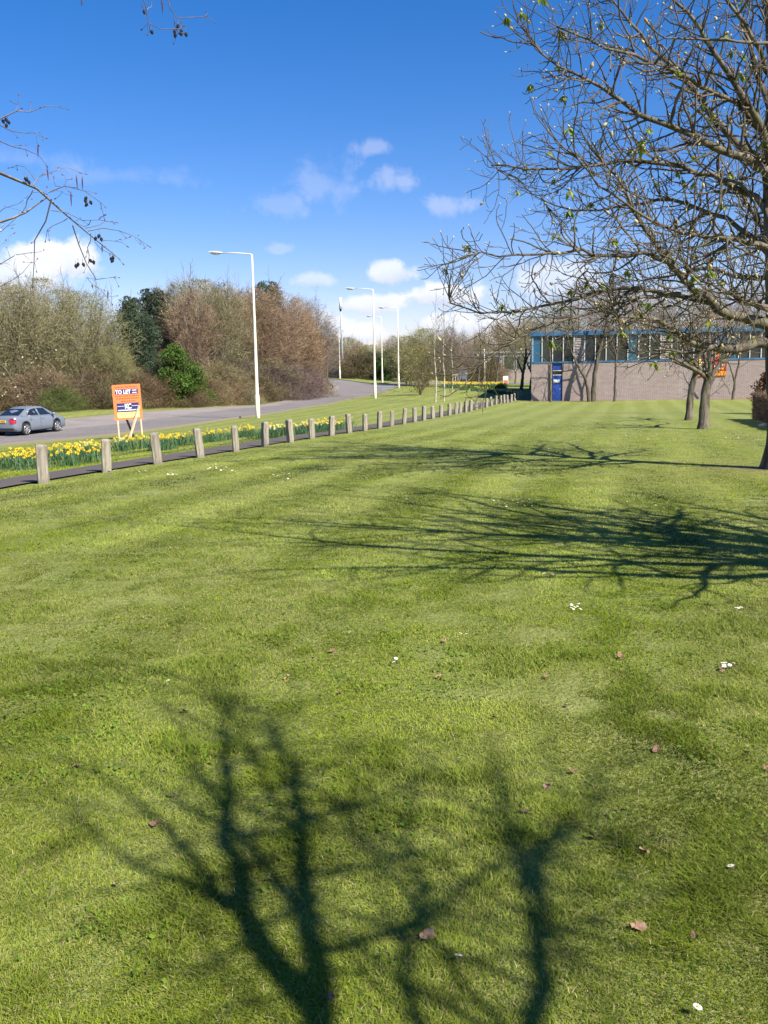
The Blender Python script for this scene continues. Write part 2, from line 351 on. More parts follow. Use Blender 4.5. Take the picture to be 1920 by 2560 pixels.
# ------------------------------------------------------------------ grass (uncountable: one object)
def fnoise(x, y, s, seed=0):
    """cheap smooth value noise"""
    r = np.random.default_rng(seed); T = r.random((64, 64)); u = x / s; v = y / s; i = np.floor(u).astype(int); j = np.floor(v).astype(int); fu = u - i; fv = v - j
    fu = fu * fu * (3 - 2 * fu); fv = fv * fv * (3 - 2 * fv); a = T[i % 64, j % 64]; b = T[(i + 1) % 64, j % 64]; c = T[i % 64, (j + 1) % 64]; d = T[(i + 1) % 64, (j + 1) % 64]
    return (a * (1 - fu) + b * fu) * (1 - fv) + (c * (1 - fu) + d * fu) * fv
def grass():
    n = 1500000
    # distance density: many thin blades near, fewer and wider far
    D = 1.3 * (46 / 1.3) ** RNG.random(n) ** 1.05
    x = (RNG.random(n) * 2 - 1) * (.50 * D + .9); y = D
    s, t = st_of(x, y)
    ok = (RNG.random(n) < 1 - sstep(D, 30, 46)) & ((t < .12) | ((t > 1.65) & (t < 13.5))) & (np.hypot(x - 6.9, y - 17) > .5)
    thin = sstep(fnoise(x + 7, y + 3, .33, 51) * .6 + fnoise(x + 9, y + 5, 1.4, 52) * .5, .72, .88); ok &= RNG.random(n) > thin * .8
    x, y, D, t, s = x[ok], y[ok], D[ok], t[ok], s[ok]; n = len(x)
    z = gz(x, y)
    cl = fnoise(x, y, .16, 1); cl2 = fnoise(x, y, .7, 2); cl3 = fnoise(x + 90, y + 40, 2.6, 3)
    k = D ** .45
    tuf = sstep(cl * .6 + cl2 * .5, .55, .9); h = (.008 + .011 * RNG.random(n) ** 1.5 + .009 * cl + .026 * tuf * RNG.random(n) * (1.4 - .9 * sstep(D, 3, 8))) * (1 + .02 * np.minimum(D, 12)) * (0.8 + .5 * (t > 1))
    w = (.0012 + .0010 * RNG.random(n)) * k
    an = RNG.random(n) * 2 * np.pi; lean = (.3 + 1.9 * RNG.random(n)) * h
    stripe = np.sin(t * 2 * np.pi / 1.5 + 3 * fnoise(s, t, 4.0, 9))
    bx = np.cos(an) * lean + AD[0] * h * .45 * stripe; by = np.sin(an) * lean + AD[1] * h * .45 * stripe
    wa = an + np.pi / 2 + RNG.normal(0, .5, n); wx = np.cos(wa) * w * .5; wy = np.sin(wa) * w * .5
    x0 = x; y0 = y; z0 = z - .004
    V = np.empty((n, 5, 3), np.float32)
    V[:, 0] = np.stack([x0 - wx, y0 - wy, z0], -1); V[:, 1] = np.stack([x0 + wx, y0 + wy, z0], -1)
    mx = x0 + bx * .38; my = y0 + by * .38; mz = z0 + h * .62
    V[:, 2] = np.stack([mx + wx * .85, my + wy * .85, mz], -1); V[:, 3] = np.stack([mx - wx * .85, my - wy * .85, mz], -1)
    V[:, 4] = np.stack([x0 + bx, y0 + by, z0 + h * .95], -1)
    b = (np.arange(n) * 5)[:, None]
    L = np.concatenate([b + 0, b + 1, b + 2, b + 3, b + 3, b + 2, b + 4], 1).ravel(); sz = np.tile([4, 3], n)
    me = mesh_np('grass', V.reshape(-1, 3), L, sz)
    base = np.array([.192, .238, .024]); c = np.tile(base, (n, 1)); r = RNG.random(n)
    mac = (fnoise(s * .45, t, .42, 21) - .5) * 1.0 + (fnoise(s * .4, t, 1.3, 22) - .5) * 1.0 + (fnoise(s, t, .14, 23) - .5) * .7 - .04
    amp = 1 / (1 + D / 9)
    c *= (1 + (r - .5) * .55 * (.35 + .65 * amp) + .80 * mac)[:, None] * (1 + .16 * sstep(D, 4, 14))[:, None]  # last factor: far blades painted paler, standing in for less self-shadow than near turf
    yel = sstep(cl2 * .6 + cl3 * .4 + RNG.normal(0, .12, n), .45, .85); c = c * (1 - yel[:, None] * .6) + np.array([.37, .375, .11]) * yel[:, None] * .6
    c = c + (np.clip(stripe * 1.4, -1, 1) * (.35 + .65 * sstep(D, 3, 9)) * (.4 + 1.2 * fnoise(s * .3, t, 2.0, 31)))[:, None] * np.array([.070, .068, .028])
    st_ = RNG.random(n) < .075 * (.4 + 1.2 * cl3); c[st_] = np.array([.44, .36, .16]) * (.6 + .6 * RNG.random(st_.sum()))[:, None]
    dk = RNG.random(n) < .15 * (.3 + .7 * amp); c[dk] = np.array([.085, .155, .025])
    tg = (tuf * (D < 9))[:, None] * .55; c = c * (1 - tg) + np.array([.135, .195, .018]) * tg
    c = np.clip(c, .008, .9)
    cc = np.ones((n, 5, 4), np.float32); cc[:, :, :3] = c[:, None, :]
    m = bpy.data.materials.new('grass_blade'); m.use_nodes = True; N = NT(m.node_tree)
    out = N.n('ShaderNodeOutputMaterial'); p = N.n('ShaderNodeBsdfPrincipled'); a = N.n('ShaderNodeAttribute', attribute_name='tint')
    p.inputs['Roughness'].default_value = .55; p.inputs['Specular IOR Level'].default_value = .05; N.l(a.outputs['Color'], p.inputs['Base Color'])
    tr = N.n('ShaderNodeBsdfTranslucent'); N.l(a.outputs['Color'], tr.inputs[0]); mx = N.n('ShaderNodeMixShader'); mx.inputs[0].default_value = .28
    N.l(p.outputs[0], mx.inputs[1]); N.l(tr.outputs[0], mx.inputs[2]); N.l(mx.outputs[0], out.inputs[0])
    # broad little leaves of clover and weeds in patches among the blades
    k2 = 110000; D2 = 1.4 * (13 / 1.4) ** RNG.random(k2); x2 = (RNG.random(k2) * 2 - 1) * (.5 * D2 + .9); y2 = D2; pt = fnoise(x2, y2, .21, 41) * .55 + fnoise(x2 + 31, y2 + 17, .8, 42) * .35 + .30 * RNG.random(k2); ok2 = pt > .80; x2, y2, D2 = x2[ok2], y2[ok2], D2[ok2]; k2 = len(x2)
    a2 = RNG.random(k2) * 6.283; r2 = (.0022 + .0028 * RNG.random(k2)) * D2 ** .3; z2 = gz(x2, y2) + .006 + .015 * RNG.random(k2); til = RNG.normal(0, .45, (k2, 2))
    Q = np.empty((k2, 4, 3), np.float32)
    for q_ in range(4):
        cx_ = np.cos(a2 + q_ * np.pi / 2) * r2 * (1.0 if q_ % 2 else 1.5); cy_ = np.sin(a2 + q_ * np.pi / 2) * r2 * (1.0 if q_ % 2 else 1.5); Q[:, q_] = np.stack([x2 + cx_, y2 + cy_, z2 + cx_ * til[:, 0] + cy_ * til[:, 1]], -1)
    V2 = np.concatenate([V.reshape(-1, 3), Q.reshape(-1, 3)]); L2 = np.concatenate([L, np.arange(k2 * 4) + n * 5]); sz2 = np.concatenate([sz, np.full(k2, 4)]); bpy.data.meshes.remove(me); me = mesh_np('grass', V2, L2, sz2)
    c2 = np.array([.115, .185, .022]) * (.7 + .8 * RNG.random(k2))[:, None]; cq = np.ones((k2, 4, 4), np.float32); cq[:, :, :3] = c2[:, None, :]
    ca = me.color_attributes.new('tint', 'FLOAT_COLOR', 'POINT'); ca.data.foreach_set('color', np.concatenate([cc.ravel(), cq.ravel()]))
    o = link_mesh('grass', me, m); tag(o, 'short mown green grass blades covering the lawn', 'grass', kind='stuff')
grass()

# ------------------------------------------------------------------ tree machinery
class Tree:
    def __init__(s, seed): s.r = random.Random(seed); s.br = []; s.tips = []
    def rv(s, k=1.0): return Vector((s.r.gauss(0, k), s.r.gauss(0, k), s.r.gauss(0, k)))
    def limb(s, pts, r0, r1, n=None, wob=.0, kids=None):
        """smooth limb through given points"""
        P = [Vector(p) for p in pts]; d = [0]
        for a, b in zip(P, P[1:]): d.append(d[-1] + (b - a).length)
        n = n or max(4, int(d[-1] / .28)); out = []
        for k in range(n + 1):
            q = d[-1] * k / n; i = 0
            while i < len(P) - 2 and q > d[i + 1]: i += 1
            u = (q - d[i]) / max(d[i + 1] - d[i], 1e-6); p0 = P[i - 1] if i else P[0] * 2 - P[1]; p3 = P[i + 2] if i + 2 < len(P) else P[-1] * 2 - P[-2]
            a, b = P[i], P[i + 1]; c = .5 * ((2 * a) + (b - p0) * u + (2 * p0 - 5 * a + 4 * b - p3) * u * u + (3 * a - p0 - 3 * b + p3) * u ** 3)
            if 0 < k: c = c + s.rv(wob)
            out.append(c)
        rad = [r0 + (r1 - r0) * (k / n) ** .8 for k in range(n + 1)]
        s.br.append((out, rad)); return out, rad
    def grow(s, p, d, L, r, level, cfg):
        """cfg: per-level dict(step, wob, trop, taper, kids(per m), ang, ratio, min)"""
        c = cfg[min(level, len(cfg) - 1)]; n = max(2, int(L / c['step'])); st = L / n; pts = [p.copy()]; rad = [r]; d = d.normalized(); r1 = max(r * c.get('taper', .25), c.get('rmin', .003))
        ph = s.r.random() * 6.28
        for k in range(n):
            u = (k + 1) / n; tp = c['trop'] if not callable(c['trop']) else c['trop'](u)
            d = (d + s.rv(c['wob']) + Vector((0, 0, tp))).normalized(); p = p + d * st; pts.append(p.copy()); rad.append(r + (r1 - r) * u)
        s.br.append((pts, rad)); s.kids(pts, rad, L, level, cfg, ph)
        if level + 1 >= len(cfg): s.tips.append((pts[-1], d))
    def kids(s, pts, rad, L, level, cfg, ph=0.0, start=None):
        if level + 1 >= len(cfg): return
        c = cfg[level]; m = max(1, int(L * c['kids'] + s.r.random())); n = len(pts) - 1; st = c.get('start', .2) if start is None else start
        for j in range(m):
            u = st + (1 - st) * (j + s.r.random() * .8 + .1) / m; u = min(u, .999); i = min(int(u * n), n - 1); f = u * n - i
            p = pts[i].lerp(pts[i + 1], f); t = (pts[i + 1] - pts[i]).normalized(); ph += 2.4 + s.r.gauss(0, .5)
            a = t.orthogonal().normalized(); b = t.cross(a); side = a * math.cos(ph) + b * math.sin(ph)
            fl = c.get('flat', 0)
            side.z *= (1 - fl); side = side.normalized() if side.length > 1e-3 else a
            an = R_(c['ang'] + s.r.gauss(0, 9)); dd = t * math.cos(an) + side * math.sin(an); dd.z += c.get('kup', 0)
            rr = (rad[i] + (rad[i + 1] - rad[i]) * f)
            l2 = L * c['ratio'] * (1.15 - .75 * u) * s.r.uniform(.6, 1.15)
            if l2 < c.get('minL', .06): l2 = c.get('minL', .06)
            s.grow(p, dd, l2, min(rr * c.get('rr', .6), rr * .9, c.get('cap', .007) + .013 * l2), level + 1, cfg)
        # the end of the branch carries on as a shoot
        if c.get('endkids', 1):
            t = (pts[-1] - pts[-2]).normalized()
            for j in range(c.get('endn', 1)): s.grow(pts[-1], t + s.rv(.2), L * c['ratio'] * s.r.uniform(.5, .9), rad[-1], level + 1, cfg)
    def mesh(s, name, sel=None, off=Vector((0, 0, 0))):
        V = []; Q = []; vc = 0; br = s.br if sel is None else [b for b in s.br if sel(b)]
        for pts, rad in br:
            mr = rad[0]; k = 10 if mr > .12 else 7 if mr > .04 else 5 if mr > .015 else 3
            P = np.array([tuple(p - off) for p in pts]); R = np.array(rad); n = len(P)
            T = np.gradient(P, axis=0) if n > 2 else np.repeat((P[1:] - P[:1]), 2, 0); T /= np.linalg.norm(T, axis=1)[:, None] + 1e-9
            up = np.array([.123, .83, .54]) if abs(T[0] @ np.array([.123, .83, .54])) < .85 else np.array([.9, .1, -.4])
            A = up - T * (T @ up)[:, None]; A /= np.linalg.norm(A, axis=1)[:, None] + 1e-9; B = np.cross(T, A)
            an = np.arange(k) * 2 * np.pi / k; ring = A[:, None] * np.cos(an)[None, :, None] + B[:, None] * np.sin(an)[None, :, None]
            RR = np.tile(R[:, None], (1, k))
            if mr > .1: RR = RR * (1 + .09 * np.sin(an * 3 + P[:, 2:3] * 1.7) + .05 * np.sin(an * 5 - P[:, 2:3] * 3.1))
            V.append((P[:, None] + ring * RR[:, :, None]).reshape(-1, 3))
            i = (np.arange(n - 1) * k)[:, None]; j = np.arange(k)[None]; a = i + j; b = i + (j + 1) % k
            Q.append((np.stack([a, b, b + k, a + k], -1) + vc).reshape(-1, 4)); vc += n * k
        V = np.concatenate(V); Q = np.concatenate(Q)
        return mesh_np(name, V, Q, np.full(len(Q), 4), True)
def lens_mesh(name, items, n=5):
    """spindle shapes: items (p, dir, length, radius)"""
    V = []; Q = []; vc = 0; prof = [(0, .25), (.3, 1.0), (.65, .8), (1.0, .08)]
    for p, d, L, r in items:
        d = d.normalized(); a = d.orthogonal().normalized(); b = d.cross(a)
        for u, w in prof:
            for k in range(n):
                an = 6.2832 * k / n; V.append(tuple(p + d * (L * u) + (a * math.cos(an) + b * math.sin(an)) * (r * w)))
        for i in range(3):
            for k in range(n): Q.append((vc + i * n + k, vc + i * n + (k + 1) % n, vc + i * n + n + (k + 1) % n, vc + i * n + n + k))
        vc += 4 * n
    return mesh_np(name, V, Q, np.full(len(Q), 4), True)
def leaf_mesh(name, items):
    """pointed leaves: items (p, dir, length, width, normalhint)"""
    V = []; L = []; S = []; vc = 0
    for p, d, ln, w, nh in items:
        d = d.normalized(); a = d.cross(nh); a = a.normalized() if a.length > 1e-4 else d.orthogonal().normalized(); up = a.cross(d)
        V += [tuple(p), tuple(p + d * ln * .5 + a * w * .5 + up * w * .15), tuple(p + d * ln), tuple(p + d * ln * .5 - a * w * .5 + up * w * .15)]
        L += [vc, vc + 1, vc + 2, vc, vc + 2, vc + 3]; S += [3, 3]; vc += 4
    return mesh_np(name, V, L, S)

M_bark_ch = bark_mat('chestnut_bark', (.060, .048, .034), (.175, .148, .108), (.115, .12, .058))
M_twig_ch = mat('chestnut_twig', (.085, .068, .050), .75, .25, noise=[(1.3, (.135, .112, .080), .35, .6), (2.1, (.085, .080, .042), .52, .66)])
M_bud = mat('bud_scales', (.34, .25, .13), .5, .4, noise=[(9, (.52, .46, .22), .4, .6), (17, (.30, .15, .07), .55, .65)])
M_newleaf = mat('young_leaf', (.30, .34, .045), .5, .4, noise=[(5, (.13, .20, .03), .4, .6)], transl=.4)
M_bark_br = bark_mat('brown_bark', (.055, .043, .032), (.135, .112, .084), (.10, .098, .055))
M_bark_pale = bark_mat('pale_bark', (.33, .30, .25), (.55, .50, .43), (.16, .13, .10))
M_bark_al = bark_mat('alder_bark', (.10, .08, .06), (.21, .18, .14), (.13, .13, .08))
M_twigs = objcol_mat('bare_twigs'); M_leafy = objcol_mat('leafy_sprays', .45, .3)
TWC = dict(step=.06, wob=.20, trop=.07, taper=.7, rmin=.0058, kids=0, ang=40, ratio=.5)
def chest_cfg(f=1.0, kids=(3.2, 3.1, 2.9)):
    return [dict(step=.25, wob=.06, trop=.01, taper=.35, kids=kids[0], ang=48, ratio=.42, rr=.55, flat=.25, kup=.05, start=.25, minL=.6 * f),
            dict(step=.15, wob=.13, trop=lambda u: -.06 + .15 * u, taper=.40, rmin=.008, kids=kids[1], ang=56, ratio=.50, rr=.62, flat=.2, kup=.08, start=.2, minL=.35 * f),
            dict(step=.09, wob=.16, trop=lambda u: -.08 + .22 * u, taper=.55, rmin=.006, kids=kids[2], ang=56, ratio=.50, rr=.7, kup=.10, start=.25, minL=.16 * f),
            TWC]
def finish_chestnut(t, base, label, group=None, leaf_p=.02, bud_p=.55, bud_s=1.0, cat='tree'):
    root = empty('horse_chestnut_tree', base); tag(root, label, cat, group)
    link_mesh('trunk', t.mesh('trunk', lambda b: b[1][0] > .05, base), M_bark_ch, root)
    link_mesh('crown', t.mesh('crown', lambda b: b[1][0] <= .05, base), M_twig_ch, root)
    b = []; lv = []
    for p, d in t.tips:
        q = t.r.random()
        if q < leaf_p:
            for k in range(t.r.randint(5, 9)):
                a = t.r.random() * 6.28; dd = Vector((math.cos(a) * .45, math.sin(a) * .45, -1.0 + t.r.random() * .7)); lv.append((p - base, dd, t.r.uniform(.11, .19), .06, Vector((math.cos(a), math.sin(a), .3))))
            b.append((p - base, d, .05, .018))
        elif q < leaf_p + .03: b.append((p - base, (d + Vector((0, 0, .6))), .085 * bud_s, .028 * bud_s))
        elif q < bud_p: b.append((p - base, (d + Vector((0, 0, .4))), .042 * bud_s, .011 * bud_s))
    if b: tag(link_mesh('buds', lens_mesh('buds', b), M_bud, root), kind='stuff')
    if lv: tag(link_mesh('leaves', leaf_mesh('leaves', lv), M_newleaf, root), kind='stuff')
    return root

# ---- big chestnut at the right edge: limbs read off the photograph in depth
def big_chestnut():
    t = Tree(21); B = at(1944, 1177, 17.2); base = Vector((B.x, B.y, G(B.x, B.y) - .03))
    def A(px, py, D): return at(px, py, D)
    tr = [base + Vector((0, 0, -.1)), A(1952, 1060, 17.1), A(1950, 960, 17.0), A(1944, 880, 17), A(1942, 800, 17), A(1940, 700, 17), A(1932, 560, 17.1), A(1925, 400, 17.2), A(1935, 200, 17.3), A(1915, -60, 17.5)]
    po, ra = t.limb(tr, .27, .07, 44, .006)
    for k in range(5): ra[k] *= 1.0 + .48 * (1 - k / 5) ** 2
    cfg = chest_cfg(); cfg[0]['cap'] = .012; cfg[1]['cap'] = .009
    T = 17.0
    limbs = [([(1925,857,T),(1775,872,16.4),(1734,860,16.2),(1692,826,16.0),(1640,800,15.7),(1570,792,15.4),(1500,800,15.1)], .13),
             ([(1926,811,T),(1869,800,16.8),(1812,785,16.7),(1775,754,16.6),(1723,712,16.5),(1672,655,16.4),(1635,598,16.3),(1584,515,16.1),(1536,430,16.0),(1480,360,15.8)], .14),
             ([(1930,500,17),(1920,430,17),(1763,354,16.3),(1586,278,15.8),(1510,218,15.5),(1434,187,15.2),(1384,152,15),(1330,100,14.8)], .12),
             ([(1928,470,17),(1900,410,17.2),(1789,304,17.6),(1703,187,17.9),(1637,127,18),(1526,0,18.3),(1470,-80,18.4)], .12),
             ([(1928,420,17.1),(1900,314,16.6),(1809,167,16.2),(1728,51,15.9),(1660,-30,15.6),(1600,-120,15.4)], .11),
             ([(1932,300,17.2),(1885,150,17.4),(1838,0,17.6),(1810,-120,17.8)], .09),
             ([(1928,560,17),(1890,496,17.2),(1780,440,17.6),(1637,405,17.9),(1520,408,18.1),(1409,420,18.2),(1300,420,18.4),(1220,412,18.5),(1141,377,18.6)], .085),
             ([(1723,712,16.5),(1661,650,16.2),(1552,640,15.9),(1438,635,15.6),(1340,630,15.3),(1250,640,15.1),(1180,620,15.0),(1127,578,14.9)], .060),
             ([(1785,760,16.6),(1690,735,17.0),(1578,718,17.4),(1500,735,17.6),(1423,754,17.8),(1330,770,17.9),(1241,782,18),(1164,770,18.1),(1110,745,18.2),(1070,728,18.2)], .062),
             ([(1700,735,16.5),(1630,740,16.2),(1560,750,15.8),(1485,780,15.4),(1371,811,15.0),(1300,850,14.8),(1250,880,14.7),(1205,895,14.6),(1184,875,14.6)], .050),
             ([(1926,640,17),(1840,560,17.5),(1740,520,18),(1640,500,18.5),(1540,520,18.9),(1440,530,19.2),(1350,500,19.5),(1280,450,19.7)], .07),
             ([(1929,620,17),(1860,600,16.2),(1760,590,15.3),(1650,560,14.6),(1560,500,14.1),(1470,440,13.7),(1400,330,13.4)], .07),
             ([(1930,360,17.1),(1840,260,16.5),(1720,200,16),(1600,140,15.4),(1480,110,15),(1380,60,14.7),(1300,0,14.5)], .075),
             ([(1926,690,17),(1850,690,17.6),(1760,670,18.3),(1680,690,19),(1600,700,19.6),(1500,690,20)], .07),
             ([(1775,872,16.4),(1720,885,15.9),(1660,870,15.5),(1590,880,15.2),(1530,860,14.9)], .04),
             ([(1925,775,17),(1880,760,15.9),(1830,735,14.8),(1760,700,13.9),(1700,640,13.4)], .085),
             ([(1928,740,17),(1960,700,17.5),(2060,640,18),(2200,560,18.5),(2320,470,19)], .11),
             ([(1926,820,17),(2000,800,16.5),(2120,760,16),(2250,740,15.6),(2400,690,15.2)], .11),
             ([(1930,500,17),(2000,420,17.5),(2120,300,18.5),(2230,180,19.2),(2300,60,20)], .10),
             ([(1930,400,17),(1960,330,16),(2030,200,14.8),(2100,80,13.8),(2140,-80,13)], .10),
             ([(1928,700,17),(1950,660,18.2),(1960,600,19.6),(1990,520,21),(2000,440,22)], .09),
             ([(1928,640,17),(1900,560,18.6),(1850,480,20),(1800,400,21),(1760,330,21.8)], .08),
             ([(1933,200,17.3),(1860,60,16.8),(1760,-60,16.4),(1680,-200,16)], .07),
             ([(1933,160,17.3),(1900,-40,18),(1850,-200,18.6),(1830,-400,19)], .07),
             ([(1915,-60,17.5),(1950,-240,17.2),(1960,-420,17)], .07)]
    for pts, r in limbs:
        a_, b_ = pts[-2], pts[-1]; pts = pts[:-1] + [tuple(a_[i] + (b_[i] - a_[i]) * (.35 if b_[0] > 1300 else -.25) for i in range(3))]; r *= .80
        p, rd = t.limb([A(*q) for q in pts], r, max(.011, r * .14), None, .022)
        L = sum((a - b).length for a, b in zip(p, p[1:])); [t.kids(p, rd, L * .52, 0, cfg, t.r.random() * 6, start=.10) for _ in (0, 1, 2)]
        t.kids(p, rd, L * .45, 1, cfg, t.r.random() * 6, start=.1); t.kids(p, rd, L * .38, 1, cfg, t.r.random() * 6, start=.4); t.kids(p, rd, L * .5, 2, cfg, t.r.random() * 6, start=.25)
    return finish_chestnut(t, base, 'big horse chestnut tree with thick trunk at right edge, low limbs and opening buds', leaf_p=.026, bud_p=.5)
big_chestnut()

def vase_chestnut(seed, base, H, fork, r, label, spread=1.0, n=6, leafp=.01, budp=.5, lean=Vector((0, 0, 0)), cfg=None, group=None, back=None):
    t = Tree(seed); b = Vector(base); f = b + Vector((lean.x, lean.y, fork)); po, ra = t.limb([b - Vector((0, 0, .1)), b + Vector((lean.x * .2, lean.y * .2, fork * .5)), f], r, r * .72, 10, .008)
    ra[0] *= 1.35; ra[1] *= 1.12
    cfg = cfg or chest_cfg()
    for k in range(n):
        a = 6.283 * k / n + t.r.gauss(0, .25) + seed; el = R_(t.r.uniform(28, 68)); L = (H - fork) * t.r.uniform(.85, 1.1)
        d = Vector((math.cos(a) * math.cos(el) * spread, math.sin(a) * math.cos(el) * spread, math.sin(el))).normalized()
        p = [f - Vector((0, 0, .3 * t.r.random()))]; 
        for j in range(7): d = (d + t.rv(.17) + Vector((0, 0, .03))).normalized(); p.append(p[-1] + d * L / 7)
        pp, rd = t.limb(p, r * .46, .012, None, .012); t.kids(pp, rd, L * .8, 0, cfg, t.r.random() * 6, start=.12); t.kids(pp, rd, L * .35, 1, cfg, 1.0, start=.1)
    return finish_chestnut(t, b, label, leaf_p=leafp, bud_p=budp, group=group)
def gp(px, py, D): v = at(px, py, D); return Vector((v.x, v.y, G(v.x, v.y) - .02))
vase_chestnut(5, (5.7, 6.1, G(5.7, 6.1)), 7.0, 2.1, .22, 'horse chestnut beyond the right edge whose shadow crosses the lawn', 1.3, 16, cfg=[dict(c_, cap=.016) for c_ in chest_cfg(1.4, (3.0, 2.6, 1.6))])
CF2 = chest_cfg(1.2, (2.2, 2.2, 2.2))
vase_chestnut(8, gp(1757, 1074, 34), 6.6, 1.9, .205, 'nearer and thicker of two small chestnuts standing on the lawn before the brick wall', 1.3, 6, cfg=CF2, lean=Vector((.15, 0, 0)))
vase_chestnut(9, gp(1721, 1051, 41), 6.4, 2.2, .165, 'slimmer chestnut standing just behind the thick one on the lawn', 1.3, 5, cfg=CF2, lean=Vector((.3, 0, 0)))

# ---- ordinary bare trees -------------------------------------------------
def bare_cfg(f=1.0):
    return [dict(step=.4, wob=.06, trop=.03, taper=.25, kids=1.3, ang=42, ratio=.42, rr=.5, kup=.15, start=.3, minL=.8),
            dict(step=.3, wob=.09, trop=.04, taper=.35, rmin=.010, kids=1.7, ang=42, ratio=.45, rr=.6, kup=.1, start=.2, minL=.5),
            dict(step=.2, wob=.10, trop=.04, taper=.5, rmin=.007, kids=2.4, ang=38, ratio=.5, rr=.7, kup=.1, start=.2, minL=.3),
            dict(step=.22, wob=.10, trop=.05, taper=.7, rmin=.006, kids=0, ang=40, ratio=.5)]
def stem_tree(name, seed, stems, label, cfg=None, barkm=None, twm=None, kids_L=.75, start=.25, group=None, cat='tree', rs=.05, bstart=None):
    t = Tree(seed); base = Vector(stems[0][0][0])
    for pts, r0, r1 in stems:
        p, rd = t.limb(pts, r0, r1, None, .015); L = sum((a - b).length for a, b in zip(p, p[1:])); t.kids(p, rd, L * kids_L, 0, cfg or bare_cfg(), t.r.random() * 6, start=bstart if bstart is not None else start)
    root = empty(name, base); tag(root, label, cat, group)
    link_mesh('trunk', t.mesh('trunk', lambda b: b[1][0] > rs, base), barkm or M_bark_br, root)
    link_mesh('crown', t.mesh('crown', lambda b: b[1][0] <= rs, base), twm or M_twig_ch, root)
    return root, t
def lift(b, *off): return [Vector(b)] + [Vector(b) + Vector(o) for o in off]
vb = gp(1473, 1003, 78.4)
stem_tree('bare_tree', 31, [(lift(vb, (-.25, 0, 1.6), (-.75, 0, 2.6), (-1.6, -.2, 4.2), (-2.2, -.3, 6.5)), .17, .03), (lift(vb + Vector((.35, .1, 0)), (.1, 0, 2.2), (.45, 0, 4.2), (1.1, .1, 6.8), (1.4, .2, 9.2), (1.5, 0, 11.6)), .22, .03), (lift(vb + Vector((.45, .1, 2.6)), (.5, 0, 2.2), (1.6, 0, 4.6), (2.6, .2, 7)), .13, .025)],
          'tall bare tree with two trunks in a V right of the blue door', start=.3)
tb = gp(1536, 1004, 78)
stem_tree('bare_tree', 32, [(lift(tb, (.05, 0, 2), (.1, 0, 3.8), (.5, 0, 5.4), (1.3, 0, 7.4)), .13, .02), (lift(tb + Vector((.1, 0, 3.7)), (-.5, .1, 1.6), (-.9, 0, 3.4)), .08, .02)], 'straight single trunked bare tree between the V shaped tree and the wall signs', start=.4)
tb = gp(1377, 1004, 78.7)
stem_tree('bare_tree', 33, [(lift(tb, (-.05, 0, 2), (-.1, 0, 4), (-.5, 0, 6), (-.9, 0, 8.2)), .12, .02), (lift(tb + Vector((-.1, 0, 3)), (-1.0, -.1, 1.0), (-2.4, 0, 1.7)), .05, .015)], 'slim dark bare tree standing in front of the blue door', start=.4)
tb = gp(1832, 998, 76.8)
stem_tree('bare_tree', 34, [(lift(tb, (.1, 0, 1.3), (.35, 0, 2.8), (.6, 0, 4.6), (.7, 0, 6)), .12, .02), (lift(tb + Vector((.05, 0, 1.5)), (-.35, 0, 1.1), (-1.1, 0, 2.8)), .08, .02)], 'thin bare tree against the brick wall right of the yellow and red signs', start=.35)
for k, (px, py, D, h, lb) in enumerate([(1303, 975, 104, 9, 'dark leaning bare tree just left of the brick building corner'), (1326, 972, 110, 8.5, 'bare tree half hidden behind the building corner'), (1240, 962, 140, 9.5, 'wide bare tree left of the red and white board'), (1195, 963, 150, 10, 'bare tree behind the thin grey pole')]):
    b = gp(px, py, D); stem_tree('bare_tree', 40 + k, [(lift(b, (.2, 0, h * .2), (.5, 0, h * .45), (.3, 0, h * .75), (.1, 0, h)), .2, .02), (lift(b + Vector((.2, 0, h * .2)), (-.8, 0, h * .2), (-2.2, .2, h * .5)), .12, .02), (lift(b + Vector((.3, 0, h * .3)), (1.0, 0, h * .25), (2.0, .2, h * .5)), .1, .02)], lb, start=.15)
# saplings on the verge
for k, (px, py, D, h, lb) in enumerate([(1089, 1003, 72, 6.2, 'thin birch sapling, left one of the row by the bushy willow'), (1110, 999, 77, 6.4, 'thin pale birch sapling in the middle of the verge row'), (1131, 981, 97, 7.0, 'farther birch sapling beside the far daffodils')]):
    b = gp(px, py, D)
    stem_tree('birch_sapling', 50 + k, [(lift(b, (.05, 0, h * .3), (-.05, 0, h * .6), (.08, 0, h)), .07, .012)], lb, cfg=[dict(step=.3, wob=.06, trop=.05, taper=.3, kids=4.5, ang=42, ratio=.34, rr=.5, kup=.2, start=.25, minL=.6),
        dict(step=.25, wob=.08, trop=.03, taper=.4, rmin=.008, kids=4, ang=40, ratio=.5, rr=.6, start=.2, minL=.3), dict(step=.2, wob=.1, trop=.02, taper=.6, rmin=.006, kids=0, ang=40, ratio=.5)], barkm=M_bark_pale, rs=.04, start=.28, kids_L=1.0)

